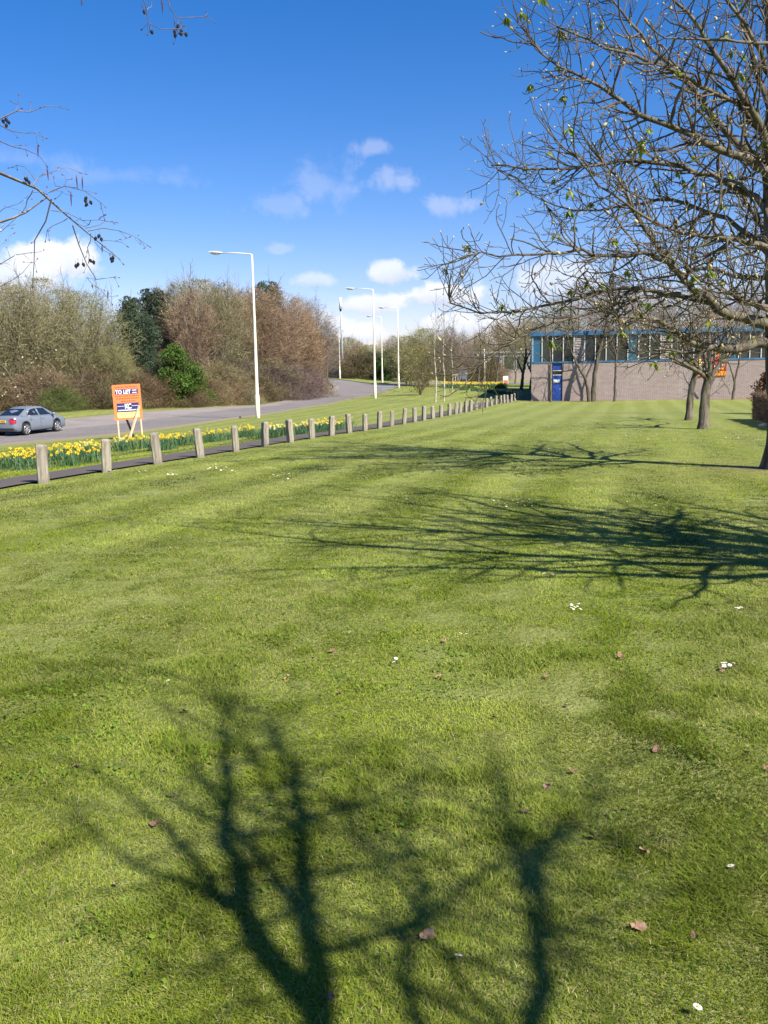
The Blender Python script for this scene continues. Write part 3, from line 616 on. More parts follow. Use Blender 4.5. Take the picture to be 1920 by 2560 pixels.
# ---- alder behind the camera: its stems throw the shadows in the foreground
def alder():
    t = Tree(61); cot = 1 / math.tan(R_(SUN_EL)); hx = cot * .7071
    def up(px, py, h): s = at0(px * 1.1573, py * 1.1573); s = at0(px * 1.1573, py * 1.1573, G(s.x, s.y) + .02); return Vector((s.x + hx * h, s.y - hx * h, s.z + h))
    base = Vector((2.35, -.75, G(2.35, -.75) - .05))
    stems = [([(716, 2480, 2.45), (708, 2330, 2.7), (702, 2250, 2.9), (695, 2180, 3.0), (670, 2000, 3.5), (656, 1850, 4.0), (647, 1700, 4.8), (628, 1620, 5.6), (590, 1540, 6.4)], .074, .026),
             ([(698, 2190, 3.0), (640, 2125, 3.12), (590, 2080, 3.2), (540, 2010, 3.4), (512, 1945, 3.6), (515, 1880, 3.8), (490, 1790, 4.2), (490, 1650, 4.8), (488, 1540, 5.5), (440, 1470, 6.2)], .058, .018),
             ([(520, 1965, 3.5), (460, 1935, 3.7), (390, 1900, 4.0), (300, 1865, 4.3), (250, 1830, 4.6), (190, 1770, 5.0)], .036, .014),
             ([(505, 1955, 3.6), (420, 1850, 4.0), (330, 1755, 4.5), (250, 1685, 5.1), (190, 1645, 5.5)], .032, .014),
             ([(515, 1895, 3.7), (565, 1850, 4.2), (645, 1838, 4.4)], .026, .018),
             ([(945, 2480, 2.45), (942, 2340, 2.7), (935, 2260, 2.9), (915, 2180, 3.05), (880, 2080, 3.3), (905, 1990, 3.7), (930, 1930, 4.0), (895, 1880, 4.3), (800, 1830, 4.8)], .036, .014),
             ([(905, 2000, 3.6), (960, 1975, 3.9), (1040, 1990, 4.2)], .020, .010), ([(920, 1940, 4.0), (895, 1820, 4.6), (900, 1700, 5.2)], .022, .010),
             ([(1160, 2480, 2.45), (1166, 2340, 2.7), (1172, 2240, 2.95), (1178, 2100, 3.3), (1165, 1950, 3.8), (1190, 1840, 4.4), (1200, 1780, 4.9)], .056, .026),
             ([(1165, 1920, 3.9), (1120, 1820, 4.6), (1085, 1700, 5.4), (1075, 1620, 6.0)], .034, .014), ([(1190, 1840, 4.4), (1240, 1770, 5.0), (1320, 1710, 5.6)], .028, .012),
             ([(1185, 1850, 4.4), (1270, 1880, 4.7), (1380, 1900, 5.1)], .020, .010)]
    roots = {0: (.0, 0), 5: (.1, .1), 8: (.25, .05)}
    cfg = [dict(step=.2, wob=.08, trop=.03, taper=.3, kids=3.4, cap=.0045, ang=45, ratio=.34, rr=.5, start=.25, minL=.4), dict(step=.14, wob=.1, trop=.03, taper=.4, rmin=.005, kids=3.2, ang=45, ratio=.45, rr=.6, start=.2, minL=.25), dict(step=.1, wob=.12, trop=.02, taper=.6, rmin=.003, kids=0, ang=40, ratio=.5)]
    for i, (pts, r0, r1) in enumerate(stems):
        P = [up(*q) for q in pts]
        if i in roots:
            b = base + Vector((roots[i][0], roots[i][1], 0)); m = b.lerp(P[0], .5) + Vector((0, 0, .15)); P = [b, m] + P; r0 *= 1.15
        r0 *= .80; r1 *= .50; p, rd = t.limb(P, r0, r1, None, .008); L = sum((a - b).length for a, b in zip(p, p[1:]))
        t.kids(p, rd, L * .75, 0, cfg, t.r.random() * 6, start=.5 if i in roots else .2)
        t.kids(p, rd, L * .5, 0, cfg, t.r.random() * 6, start=.66)
    root = empty('alder_tree', base); tag(root, 'many stemmed alder just behind the viewer whose stems shade the near grass', 'tree')
    link_mesh('trunk', t.mesh('trunk', lambda b: b[1][0] > .018, base), M_bark_al, root); link_mesh('crown', t.mesh('crown', lambda b: b[1][0] <= .018, base), M_bark_al, root)
alder()

# ---- second alder: hanging twigs with cones and catkins at the top left
def alder_left():
    t = Tree(66); D = 4.2; base = Vector((-4.6, .4, G(-4.6, .4) - .05)); cones = []; cats = []; buds = []
    def A(px, py, dd=0.0): return at(px, py, D + dd)
    top = Vector((-3.6, 1.6, 4.9))
    t.limb([base, (-4.5, .5, 1.5), (-4.2, .8, 3.0), tuple(top)], .13, .05, 14, .01); t.limb([tuple(top), (-3.0, 2.3, 5.6), (-2.2, 3.2, 5.4), tuple(A(330, -260))], .045, .012, 12, .01)
    t.limb([(-4.2, .8, 3.0), (-3.4, 2.2, 3.5), (-2.6, 3.6, 3.35), tuple(A(-80, 415)), tuple(A(0, 431))], .035, .0085, 12, .004)
    t.limb([(-3.4, 2.2, 3.5), (-2.9, 3.3, 2.9), tuple(A(-60, 560)), tuple(A(0, 555))], .02, .0065, 8, .003)
    t.limb([tuple(top), (-3.0, 2.9, 4.3), tuple(A(-120, 330)), tuple(A(0, 296))], .02, .0035, 8, .003)
    t.limb([(-3.0, 2.9, 4.3), tuple(A(-100, 320)), tuple(A(0, 313))], .01, .003, 8, .003); t.limb([(-3.0, 2.9, 4.3), tuple(A(-100, 340)), tuple(A(0, 352))], .01, .003, 8, .003)
    k = 1 / 2.911
    Z = [([(0,1255),(100,1300),(200,1345),(330,1400),(400,1460),(460,1520),(520,1600),(620,1660),(680,1730),(720,1790),(800,1830),(880,1890)], .009, .0018),
         ([(0,1615),(60,1610),(150,1560),(220,1520),(290,1470),(340,1430)], .0065, .003), ([(240,1350),(255,1300),(320,1270),(400,1240),(480,1215),(530,1220),(570,1250)], .0028, .0012),
         ([(255,1310),(215,1250),(160,1215),(105,1210),(115,1235)], .002, .001), ([(350,1400),(440,1360),(540,1370),(620,1385),(690,1420),(740,1480),(760,1540),(765,1590)], .003, .0013),
         ([(440,1360),(400,1350),(395,1300)], .0015, .001), ([(480,1370),(480,1310),(460,1270)], .0015, .001), ([(375,1450),(375,1530),(330,1620),(260,1690),(250,1750),(258,1840),(245,1900),(248,1960),(240,2080)], .0042, .0016),
         ([(370,1530),(430,1550),(490,1545),(560,1590),(660,1610),(720,1600),(840,1620)], .0022, .0012), ([(490,1590),(470,1610),(390,1640),(340,1670),(335,1740)], .002, .001),
         ([(530,1640),(540,1710),(575,1780),(600,1850),(635,1890),(635,1960),(660,2020),(740,2040),(780,2010),(830,2020)], .0038, .0016), ([(660,1700),(655,1770),(645,1850),(640,1900)], .0024, .0016),
         ([(620,1660),(690,1640),(760,1620),(800,1600)], .002, .001), ([(640,1680),(720,1670),(800,1660),(930,1690),(1010,1740),(1075,1785)], .0028, .0011), ([(1010,1740),(1050,1790),(1055,1810)], .0014, .001),
         ([(740,1750),(800,1750),(880,1755),(920,1790)], .0018, .001), ([(880,1755),(930,1730)], .001, .0008), ([(690,1760),(760,1830),(860,1870),(895,1910)], .0018, .001), ([(640,2030),(690,2080),(760,2140),(810,2200)], .0016, .001),
         ([(240,1385),(200,1460),(170,1535)], .0028, .002), ([(240,1400),(300,1400),(330,1410)], .0018, .0012), ([(380,1400),(430,1380),(450,1410),(410,1440)], .0015, .001), ([(660,1605),(650,1630),(600,1640),(540,1620)], .0018, .001),
         ([(0,865),(60,830),(150,800),(180,820),(280,795),(360,765),(400,755),(430,775)], .0032, .0014), ([(110,810),(130,760),(135,700)], .0014, .001), ([(0,910),(50,945),(160,960),(220,985),(245,965),(300,1000),(325,995)], .0028, .0012), ([(0,1025),(60,1045),(130,1075),(210,1095),(280,1130),(310,1160),(340,1200)], .0030, .0012), ([(265,990),(272,1050)], .001, .0008),
         ([(1025,-60),(1030,10),(1065,70),(1085,150),(1095,180),(1160,210),(1270,205)], .0022, .0014), ([(1030,20),(1050,80)], .0014, .001), ([(1070,70),(1095,50),(1105,30)], .001, .0008), ([(1095,180),(1085,220),(1098,240)], .0012, .001), ([(1210,-60),(1225,30),(1265,130),(1380,125),(1490,115)], .0026, .0014),
         ([(1490,115),(1500,80)], .001, .0008), ([(1490,115),(1550,155)], .001, .0007), ([(1265,130),(1275,190),(1300,230)], .0022, .0014), ([(1300,190),(1330,230),(1350,250)], .0012, .001), ([(0,1790),(50,1750),(90,1700)], .001, .0008)]
    rr = random.Random(4)
    for pts, r0, r1 in Z:
        dd = rr.uniform(-.25, .25) if r0 < .006 and pts[0][0] > 900 else 0; P = [A(a * k, b * k, dd + .02 * i) for i, (a, b) in enumerate(pts)]; p, rd = t.limb(P, r0, r1, None, .0025)
        L = sum((a - b).length for a, b in zip(p, p[1:]))
        if r0 < .0045:
            for j in range(int(L * 16)):
                i = rr.randint(1, len(p) - 1); d = (p[i] - p[i - 1]).normalized() + t.rv(.8); l2 = rr.uniform(.015, .05); e = p[i] + d.normalized() * l2; t.br.append(([p[i], p[i].lerp(e, .5) + t.rv(.003), e], [.0012, .001, .0008])); buds.append((e, d, .012, .0028))
            buds.append((p[-1], p[-1] - p[-2], .015, .003))
    for (a, b) in [(1050,88),(1098,238),(1270,235),(1300,195),(1275,262),(1312,250),(1350,255),(1322,232),(18,888),(40,876),(55,895),(48,918),(180,1308),(200,1310),(205,1330),(620,1465),(635,1450),(655,1478),(640,1497),(725,1722),(735,1745),(805,1890),(828,1905),(820,1880),(570,1928),(602,1930),(550,1940),(650,1903),(680,1912),(700,1740)]:
        c = A(a * k, b * k, .02); cones.append((c + Vector((0, 0, .011)), Vector((rr.gauss(0, .4), 0, -1)), .021, .0075)); t.br.append(([c + Vector((0, 0, .03)), c + Vector((0, 0, .01))], [.001, .001]))
    for (a, b, L) in [(275,1050,92),(342,1215,95),(555,1275,95),(598,1285,95),(515,1390,110),(742,1780,60),(785,2110,75),(1175,-20,110),(593,-10,50),(1182,10,75),(670,2070,30)]:
        c = A(a * k, b * k, .02); cats.append((c, Vector((rr.gauss(0, .05), 0, -1)), L * k / F * D, .0034))
    root = empty('alder_tree', base); tag(root, 'alder tree at top left with hanging twigs, dark cones and purple catkins', 'tree')
    for i in range(len(t.br)): pass
    link_mesh('trunk', t.mesh('trunk', lambda b: b[1][0] > .012, base), M_bark_al, root); link_mesh('crown', t.mesh('crown', lambda b: b[1][0] <= .012, base), mat('alder_twig', (.15, .115, .105), .7, .3, noise=[(30, (.26, .22, .17), .45, .65)]), root)
    off = lambda L: [(p - base, d, l, r) for p, d, l, r in L]
    mc = mat('alder_cone', (.018, .014, .014), .7, .3, bump=.5, bscale=300)
    for it in off(cones): link_mesh('cone', lens_mesh('cone', [it], 7), mc, root)
    mc = mat('catkin_purple', (.085, .040, .055), .8, .2, bump=.5, bscale=300)
    for it in off(cats): link_mesh('catkin', lens_mesh('catkin', [it], 6), mc, root)
    tag(link_mesh('buds', lens_mesh('buds', off(buds), 4), mat('alder_bud', (.11, .06, .06), .6, .4), root), kind='stuff')
alder_left()

# ---- pale blossoming tree peeping in from the left
def blossom_tree():
    t = Tree(71); D = 19.0; b0 = at(-230, 1180, D); base = Vector((b0.x, b0.y, G(b0.x, b0.y) - .05)); fl = []
    A = lambda px, py, dd=0: at(px, py, D + dd)
    t.limb([base, tuple(A(-240, 1000)), tuple(A(-210, 850)), tuple(A(-190, 700)), tuple(A(-200, 560))], .12, .03, 14, .02)
    cfg = [dict(step=.15, wob=.09, trop=.02, taper=.4, rmin=.004, kids=3.6, ang=42, ratio=.4, rr=.6, start=.3, minL=.25), dict(step=.1, wob=.1, trop=.03, taper=.5, rmin=.0035, kids=0, ang=40, ratio=.5)]
    for pts in [[(-200,900),(-80,960),(20,990),(70,980),(105,960)], [(-200,880),(-90,930),(0,935),(50,915),(85,900),(115,885)], [(-190,700),(-80,690),(0,660),(40,640),(80,633)], [(-190,640),(-80,600),(-10,590),(18,570),(35,555)], [(-190,620),(-90,560),(-20,540),(12,520),(48,512)], [(-190,760),(-90,740),(0,715),(50,690),(60,680)], [(-200,860),(-100,850),(-10,900),(40,965),(60,1000)], [(-190,720),(-90,760),(0,750),(40,735)]]:
        p, rd = t.limb([tuple(A(*q)) for q in pts], .022, .005, None, .012); L = sum((a - b).length for a, b in zip(p, p[1:])); t.kids(p, rd, L * .45, 0, cfg, t.r.random() * 6, start=.35)
    for pts, rad in t.br:
        if rad[0] < .03:
            for i in range(1, len(pts)):
                if t.r.random() < .75: fl.append((pts[i] - base, t.rv(1), t.r.uniform(.03, .06), .035, t.rv(1)))
                if t.r.random() < .45: fl.append((pts[i] - base + t.rv(.03), t.rv(1), t.r.uniform(.03, .06), .035, t.rv(1)))
    root = empty('blossom_tree', base); tag(root, 'slender tree at left edge with cream blossom on fine twigs', 'tree')
    link_mesh('trunk', t.mesh('trunk', lambda b: b[1][0] > .03, base), M_bark_br, root); link_mesh('crown', t.mesh('crown', lambda b: b[1][0] <= .03, base), M_twig_ch, root)
    tag(link_mesh('blossom', leaf_mesh('blossom', fl), mat('cream_blossom', (.62, .55, .36), .6, .3, noise=[(3, (.40, .36, .18), .45, .6)], transl=.3), root), kind='stuff')
blossom_tree()

# ---- woodland trees: a few models, each copied as trees of their own --------
def haze_twigs(seed, env, n, ln=(.35, .9), w=(.010, .028), updir=.6, hollow=.35):
    """many fine shoots filling a crown: env(u) radius at relative height u for (z0,z1,rmax)"""
    r = np.random.default_rng(seed); z0, z1, rm, fn = env
    u = r.random(n * 3); keep = r.random(n * 3) < np.array([fn(a) for a in u]) ** 2 + .04; u = u[keep][:n]; n = len(u)
    rad = np.array([fn(a) for a in u]) * rm; q = hollow + (1 - hollow) * r.random(n) ** .7; a = r.random(n) * 6.283
    lump = 1 + .22 * np.sin(a * 3 + seed + u * 7) + .15 * np.sin(a * 7 - u * 13 + seed)
    P = np.stack([np.cos(a) * rad * q * lump, np.sin(a) * rad * q * lump, z0 + u * (z1 - z0) + r.normal(0, .15, n)], -1)
    cl = fnoise(P[:, 0] + 20 + P[:, 2] * .7, P[:, 1] + 20 - P[:, 2] * .4, .9, seed); P = P[cl > .26]; a = a[cl > .26]; u = u[cl > .26]; n = len(P)
    d = np.stack([np.cos(a), np.sin(a), np.full(n, 0.)], -1) * (1 - updir) + np.array([0, 0, updir]) + r.normal(0, .42, (n, 3)); d /= np.linalg.norm(d, axis=1)[:, None]
    L = ln[0] + (ln[1] - ln[0]) * r.random(n); ww = w[0] + (w[1] - w[0]) * r.random(n)
    s = np.cross(d, r.normal(0, 1, (n, 3))); s /= np.linalg.norm(s, axis=1)[:, None] + 1e-9
    b = d + r.normal(0, .22, (n, 3)); m = P + d * (L * .5)[:, None]; e = m + b * (L * .5)[:, None]; h = s * ww[:, None] * .5
    V = np.stack([P - h, P + h, m + h * .8, m - h * .8, e], 1); i = (np.arange(n) * 5)[:, None]
    return V.reshape(-1, 3), np.concatenate([i, i + 1, i + 2, i + 3, i + 3, i + 2, i + 4], 1).ravel(), np.tile([4, 3], n)
def puffs(seed, env, n, size=(.10, .22), hollow=.2, elong=1.0, cut=.36, scale=1.1):
    r = np.random.default_rng(seed); z0, z1, rm, fn = env; u = r.random(n); rad = np.array([fn(a) for a in u]) * rm; q = hollow + (1 - hollow) * r.random(n) ** .6; a = r.random(n) * 6.283
    lump = 1 + .25 * np.sin(a * 3 + seed + u * 7) + .18 * np.sin(a * 5 - u * 15 + seed)
    P = np.stack([np.cos(a) * rad * q * lump, np.sin(a) * rad * q * lump, z0 + u * (z1 - z0)], -1)
    cl = fnoise(P[:, 0] + 20 + P[:, 2] * .8, P[:, 1] + 20 - P[:, 2] * .9, scale, seed); P = P[cl > cut]; n = len(P)
    A = r.normal(0, 1, (n, 3)); A /= np.linalg.norm(A, axis=1)[:, None]; B = np.cross(A, r.normal(0, 1, (n, 3))); B /= np.linalg.norm(B, axis=1)[:, None]; s = (size[0] + (size[1] - size[0]) * r.random(n))[:, None]
    V = np.stack([P - A * s * elong, P + B * s * .5, P + A * s * elong, P - B * s * .5], 1); i = (np.arange(n) * 4)[:, None]
    return V.reshape(-1, 3), np.concatenate([i, i + 1, i + 2, i + 3], 1).ravel(), np.full(n, 4)
def join(parts):
    V = []; L = []; S = []; o = 0
    for v, l, s in parts: V.append(v); L.append(l + o); S.append(s); o += len(v)
    return np.concatenate(V), np.concatenate(L), np.concatenate(S)
ENV = {'dome': lambda u: math.sqrt(max(0, 1 - (2 * u - .8) ** 2 / 1.5)) if u < .98 else .2, 'egg': lambda u: max(.08, math.sin(math.pi * min(1, .12 + u * .88)) ** .7), 'column': lambda u: (.55 + .45 * math.sin(math.pi * u)) * (1 - u ** 5), 'cone': lambda u: max(.05, (1 - u) ** .75) * (.75 + .25 * math.sin(u * 38)), 'bush': lambda u: max(.05, math.sqrt(max(0, 1 - u * u)))}
def wood_model(name, seed, H, kind):
    """a prototype: root empty + trunk + crown; height 1 unit = H metres; placed by copying"""
    t = Tree(seed)
    if kind in ('birch', 'red', 'bare', 'willow', 'olive'):
        nst = {'willow': 5, 'olive': 4, 'bare': 1, 'birch': 3, 'red': 2}[kind]
        cfgs = [dict(step=.5, wob=.07, trop=.06, taper=.3, kids=1.7 if kind != 'bare' else 1.5, ang=34, ratio=.38, rr=.5, kup=.2, start=.2, minL=.8), dict(step=.35, wob=.09, trop=.05, taper=.4, rmin=.012, kids=2.6, ang=36, ratio=.5, rr=.6, kup=.1, start=.15, minL=.5), dict(step=.3, wob=.1, trop=.04, taper=.5, rmin=.009, kids=0, ang=36, ratio=.5)]
        for k in range(nst):
            a = t.r.random() * 6.28; sp = {'willow': 3.0, 'olive': 2.4, 'bare': .4, 'birch': 1.0, 'red': 1.2}[kind] * t.r.uniform(.5, 1.1); o = Vector((math.cos(a), math.sin(a), 0))
            hh = H * t.r.uniform(.72, .92); p, rd = t.limb([o * .15 * nst ** .5, o * sp * .35 + Vector((0, 0, hh * .3)), o * sp * .8 + Vector((0, 0, hh * .65)), o * sp + Vector((0, 0, hh))], .10 if nst > 1 else .17, .02, None, .03)
            t.kids(p, rd, hh * .85, 0, cfgs, t.r.random() * 6, start=.18)
        env = {'willow': (H * .10, H, 3.9, ENV['dome']), 'olive': (H * .12, H, 3.4, ENV['dome']), 'bare': (H * .2, H, 3.0, ENV['egg']), 'birch': (H * .28, H, 2.5, ENV['column']), 'red': (H * .2, H, 3.0, ENV['egg'])}[kind]
        parts = [haze_twigs(seed, env, {'bare': 9000, 'birch': 13000, 'red': 17000, 'willow': 16000, 'olive': 17000}[kind], updir=.45 if kind != 'birch' else .6, w=(.010, .028), hollow=.12)]
        if kind in ('willow', 'olive'): parts.append(puffs(seed, env, 9000, (.03, .075), .2, cut=.30))
        if kind == 'red': parts.append(puffs(seed, env, 4500, (.025, .06), .5, cut=.30))
        if kind == 'birch': parts.append(puffs(seed, env, 3000, (.025, .055), .4, cut=.30))
    elif kind == 'pine':
        t.limb([(0, 0, 0), (.1, 0, H * .5), (0, .1, H)], .18, .03, None, .02)
        for k in range(16):
            z = H * (.25 + .7 * k / 16); a = k * 2.4; L = 3.0 * (1 - (z / H - .2) * .85) * t.r.uniform(.7, 1.1); t.limb([(0, 0, z), (math.cos(a) * L * .5, math.sin(a) * L * .5, z + .2), (math.cos(a) * L, math.sin(a) * L, z + .5)], .05, .015, None, .03)
        parts = []
        for k in range(46):
            z = H * (.22 + .78 * (k + t.r.random()) / 46); a = k * 2.4 + t.r.random(); L = 3.0 * (1.12 - z / H) ** .7 * t.r.uniform(.35, 1.0); v, l, s = puffs(seed + k, (-.5, .65, .95, ENV['bush']), 420, (.04, .11), .1, 1.6, cut=.28, scale=.5); parts.append((v + np.array([math.cos(a) * L, math.sin(a) * L, z]), l, s))
    elif kind == 'green':
        for k in range(5): a = k * 1.3; t.limb([(0, 0, 0), (math.cos(a) * .5, math.sin(a) * .5, H * .4), (math.cos(a) * 1.1, math.sin(a) * 1.1, H * .8)], .05, .015, None, .03)
        parts = []
        for k in range(22):
            u = t.r.random(); a = k * 2.4; L = 1.75 * math.sqrt(max(0, 1 - u * u)) * t.r.uniform(.3, 1); v, l, s = puffs(seed + k, (-.5, .6, .9, ENV['bush']), 800, (.05, .12), .1, cut=.3, scale=.4); parts.append((v + np.array([math.cos(a) * L, math.sin(a) * L, .35 + u * (H - .7)]), l, s))
    elif kind == 'shrub':
        for k in range(7):
            a = k * .9; t.limb([(math.cos(a) * .2, math.sin(a) * .2, 0), (math.cos(a) * .8, math.sin(a) * .8, H * .5), (math.cos(a) * 1.5, math.sin(a) * 1.5, H * .85)], .03, .01, None, .04)
        env = (0.0, H, 2.4, ENV['bush']); parts = [haze_twigs(seed, env, 15000, (.25, .6), (.008, .018), .5, 0.1), puffs(seed, env, 4500, (.025, .06), .2, cut=.3)]
    root = empty(name)
    me = t.mesh('trunk'); link_mesh('trunk', me, M_twigs if kind != 'birch' else M_twigs, root)
    V, L, S = join(parts); link_mesh('crown', mesh_np('crown', V, L, S), M_leafy if kind in ('pine', 'green') else M_twigs, root)
    root['H'] = H
    return root
MODELS = {}
for i, (nm, kd, H, n) in enumerate([('willow_tree', 'willow', 9.5, 2), ('birch_tree', 'birch', 11, 3), ('budding_tree', 'red', 11, 2), ('bare_tree', 'bare', 11, 2), ('pine_tree', 'pine', 10, 2), ('green_bush', 'green', 4.5, 2), ('bramble_shrub', 'shrub', 3, 3), ('olive_willow', 'olive', 8, 2)]):
    MODELS[kd] = [wood_model(nm, 100 + i * 10 + k, H, kd) for k in range(n)]
used = set(); cnt = {}
TRUNKC = {'willow': (.15, .14, .09), 'birch': (.38, .35, .29), 'red': (.16, .12, .09), 'bare': (.14, .12, .10), 'pine': (.16, .10, .06), 'green': (.10, .08, .05), 'shrub': (.12, .09, .06), 'olive': (.16, .14, .08)}
def plant(kind, px, D, h, color, label, group=None, wide=1.0, py=1000, xy=None):
    ms = MODELS[kind]; c = cnt.get(kind, 0); cnt[kind] = c + 1; m = ms[c % len(ms)]
    if id(m) in used: root = copy_tree(m)
    else: root = m; used.add(id(m))
    if xy is None: v = at(px, py, D); x, y = v.x, v.y
    else: x, y = xy
    root.location = (x, y, G(x, y) - .05); sc_ = h / m['H']; root.scale = (sc_ * wide, sc_ * wide, sc_); root.rotation_euler = (0, 0, random.random() * 6.28)
    for ch in root.children: ch.color = (*(color if ch.name.startswith('crown') else TRUNKC[kind]), 1)
    tag(root, label, 'shrub' if kind in ('shrub', 'green') else 'tree', group)
    for k_ in ('H',):
        pass
    return root
GW = 'trees of the roadside wood'; GF = 'trees of the far belt'
def vary(c, k=.12): return tuple(max(.01, v * (1 + random.uniform(-k, k))) for v in c)
WIL = (.235, .215, .110); BIR = (.235, .178, .108); OLV = (.235, .208, .090); RED = (.265, .178, .112); PIN = (.075, .112, .062); GRN = (.092, .150, .028); SHR = (.215, .165, .085); DSH = (.155, .115, .062)
def top_h(px, py, D): v = at(px, py, D); return v.z - G(v.x, v.y)
wood = [('willow', 20, 66, 700, WIL, 'grey green willow at the far left above the silver car'), ('willow', 118, 68, 690, WIL, 'broad grey green willow rising behind the silver car'), ('willow', 215, 69, 722, WIL, 'grey green willow between the car and the orange board'),
        ('willow', -70, 66, 700, WIL, 'willow cut by the left edge of the view'), ('willow', 60, 76, 712, WIL, 'second row willow behind the far left willows'), ('willow', 165, 78, 720, WIL, 'second row willow behind the broad willow'),
        ('birch', 268, 76, 790, BIR, 'low brown tree between the willows and the dark pine'), ('olive', 285, 68, 860, OLV, 'low olive tree left of the orange board'),
        ('pine', 338, 74, 752, PIN, 'dark green pine above the orange board'), ('pine', 396, 84, 730, (.060, .085, .055), 'paler pine standing behind the dark pine'), ('pine', 372, 71, 795, PIN, 'shorter dark pine joined to the tall one'),
        ('green', 450, 71, 862, GRN, 'bright green leafy bush right of the orange board'), ('green', 488, 73, 905, GRN, 'smaller bright green bush beside the larger one'),
        ('birch', 410, 92, 715, BIR, 'brown birch right of the pines at the back'), ('birch', 445, 86, 706, BIR, 'tall brown birch behind the bright green bush'), ('birch', 492, 82, 712, BIR, 'brown birch with pale stem right of the green bush'), ('olive', 515, 88, 694, (.215, .195, .090), 'olive green crowned tree near the middle of the wood'),
        ('birch', 548, 84, 712, (.190, .165, .100), 'olive brown birch left of the tall lamp post'), ('birch', 585, 88, 712, BIR, 'brown birch directly left of the tall lamp post'), ('birch', 345, 92, 745, BIR, 'brown tree top showing behind the dark pine'),
        ('red', 612, 92, 725, (.235, .170, .115), 'pinkish brown tree left of the tall lamp post'), ('red', 655, 92, 716, RED, 'pinkish brown budding tree just behind the tall lamp post'), ('red', 700, 95, 712, RED, 'reddish budding tree right of the tall lamp post'), ('red', 745, 99, 740, RED, 'reddish budding tree near the end of the wood'),
        ('pine', 678, 108, 712, PIN, 'dark pine tip peeping above the reddish trees'), ('bare', 792, 112, 745, (.185, .145, .115), 'bare grey brown tree at the end of the wood'), ('bare', 760, 114, 738, (.185, .145, .115), 'bare tree behind the reddish trees at the end of the wood'), ('bare', 820, 122, 800, (.180, .140, .110), 'lower bare tree trailing off the end of the wood'),
        ('red', 772, 104, 790, (.200, .135, .095), 'lower reddish tree at the right end of the wood'), ('green', 778, 105, 912, (.055, .105, .022), 'dark ivy covered stump at the corner of the wood'), ('birch', 525, 98, 706, BIR, 'brown birch in the back row of the wood'), ('birch', 630, 104, 722, BIR, 'brown birch at the back behind the pinkish tree'),
        ('red', 560, 95, 716, (.200, .150, .110), 'dull brown budding tree in the middle of the wood')]
for kd, px, D, ty, cl, lb in wood:
    D += 4.5 if px < 420 else 3.0 if px < 620 else 1.5
    plant(kd, px, D, max(2.5, top_h(px, ty, D)) * .99, vary(cl, .08), lb, GW)
shr = [(-40, 62, 3.4, SHR), (40, 63, 3.0, DSH), (110, 63, 3.6, SHR), (170, 64, 2.6, (.13, .13, .05)), (228, 65, 3.4, DSH), (290, 66, 3.2, SHR), (345, 67, 3.2, DSH), (400, 68.5, 3.0, DSH), (520, 74, 2.8, (.22, .15, .08)), (562, 77, 2.6, (.22, .15, .08)), (600, 80, 2.8, (.20, .15, .08)),
       (640, 84, 3.2, DSH), (680, 88, 4.0, (.14, .10, .08)), (715, 92, 4.6, (.13, .10, .085)), (745, 97, 4.4, (.15, .12, .10)), (765, 102, 3.6, (.20, .16, .11)), (80, 66, 4.6, (.15, .14, .07)), (195, 67, 5.0, SHR), (255, 68, 4.6, DSH), (320, 69.5, 4.0, DSH), (540, 79, 4.4, SHR), (590, 84, 5.0, (.17, .14, .08)), (660, 90, 5.2, SHR), (-90, 62, 3.4, DSH), (150, 61.5, 2.2, (.10, .13, .04)), (620, 79, 1.6, (.24, .19, .11)), (480, 70.5, 2.0, DSH), (430, 74, 4.5, DSH), (500, 82, 5, SHR), (560, 88, 5.5, DSH), (380, 76, 5.5, DSH), (0, 70, 5.5, DSH), (120, 72, 6, DSH)]
LBS = 'brown bramble shrub in the thicket along the foot of the roadside wood'
for px, D, h, cl in shr:
    D += 5.0 if px < 420 else 3.5 if px < 620 else 2.0
    plant('shrub', px, D, h * .78, vary(cl, .1), LBS, 'shrubs along the foot of the wood', 1.25)
# far belt behind the bend, between the mast and the building
belt = [('olive', 800, 205, 846, OLV), ('bare', 830, 190, 850, BIR), ('olive', 868, 200, 846, OLV), ('red', 900, 195, 856, BIR), ('olive', 925, 190, 864, OLV), ('bare', 955, 200, 852, BIR), ('red', 985, 196, 842, BIR), ('olive', 780, 185, 842, BIR), ('red', 840, 210, 842, BIR), ('olive', 950, 180, 880, (.12, .13, .06)),
        ('red', 1035, 188, 846, BIR), ('bare', 1080, 185, 838, BIR), ('bare', 1160, 180, 832, BIR), ('red', 1195, 185, 836, BIR), ('bare', 1225, 178, 812, BIR), ('red', 1262, 190, 800, BIR), ('bare', 1300, 176, 790, BIR), ('red', 1330, 186, 796, BIR), ('bare', 1200, 170, 846, BIR), ('red', 1120, 190, 846, BIR), ('red', 760, 190, 852, BIR), ('bare', 1290, 150, 830, BIR)]
for kd, px, D, ty, cl in belt: plant(kd, px, D, top_h(px, ty, D) * 1.03, vary(cl, .15), 'bare brown tree in the far belt of trees beyond the bend', GF, 1.25)
for px, D, ty in [(1390, 124, 742), (1450, 128, 700), (1540, 122, 690), (1620, 126, 720), (1700, 124, 700), (1790, 128, 720), (1880, 124, 700)]:
    plant('bare', px, D, top_h(px, ty, D), vary(BIR, .12), 'bare tree rising behind the flat roof of the brick building', 'bare trees behind the brick building', 1.2)
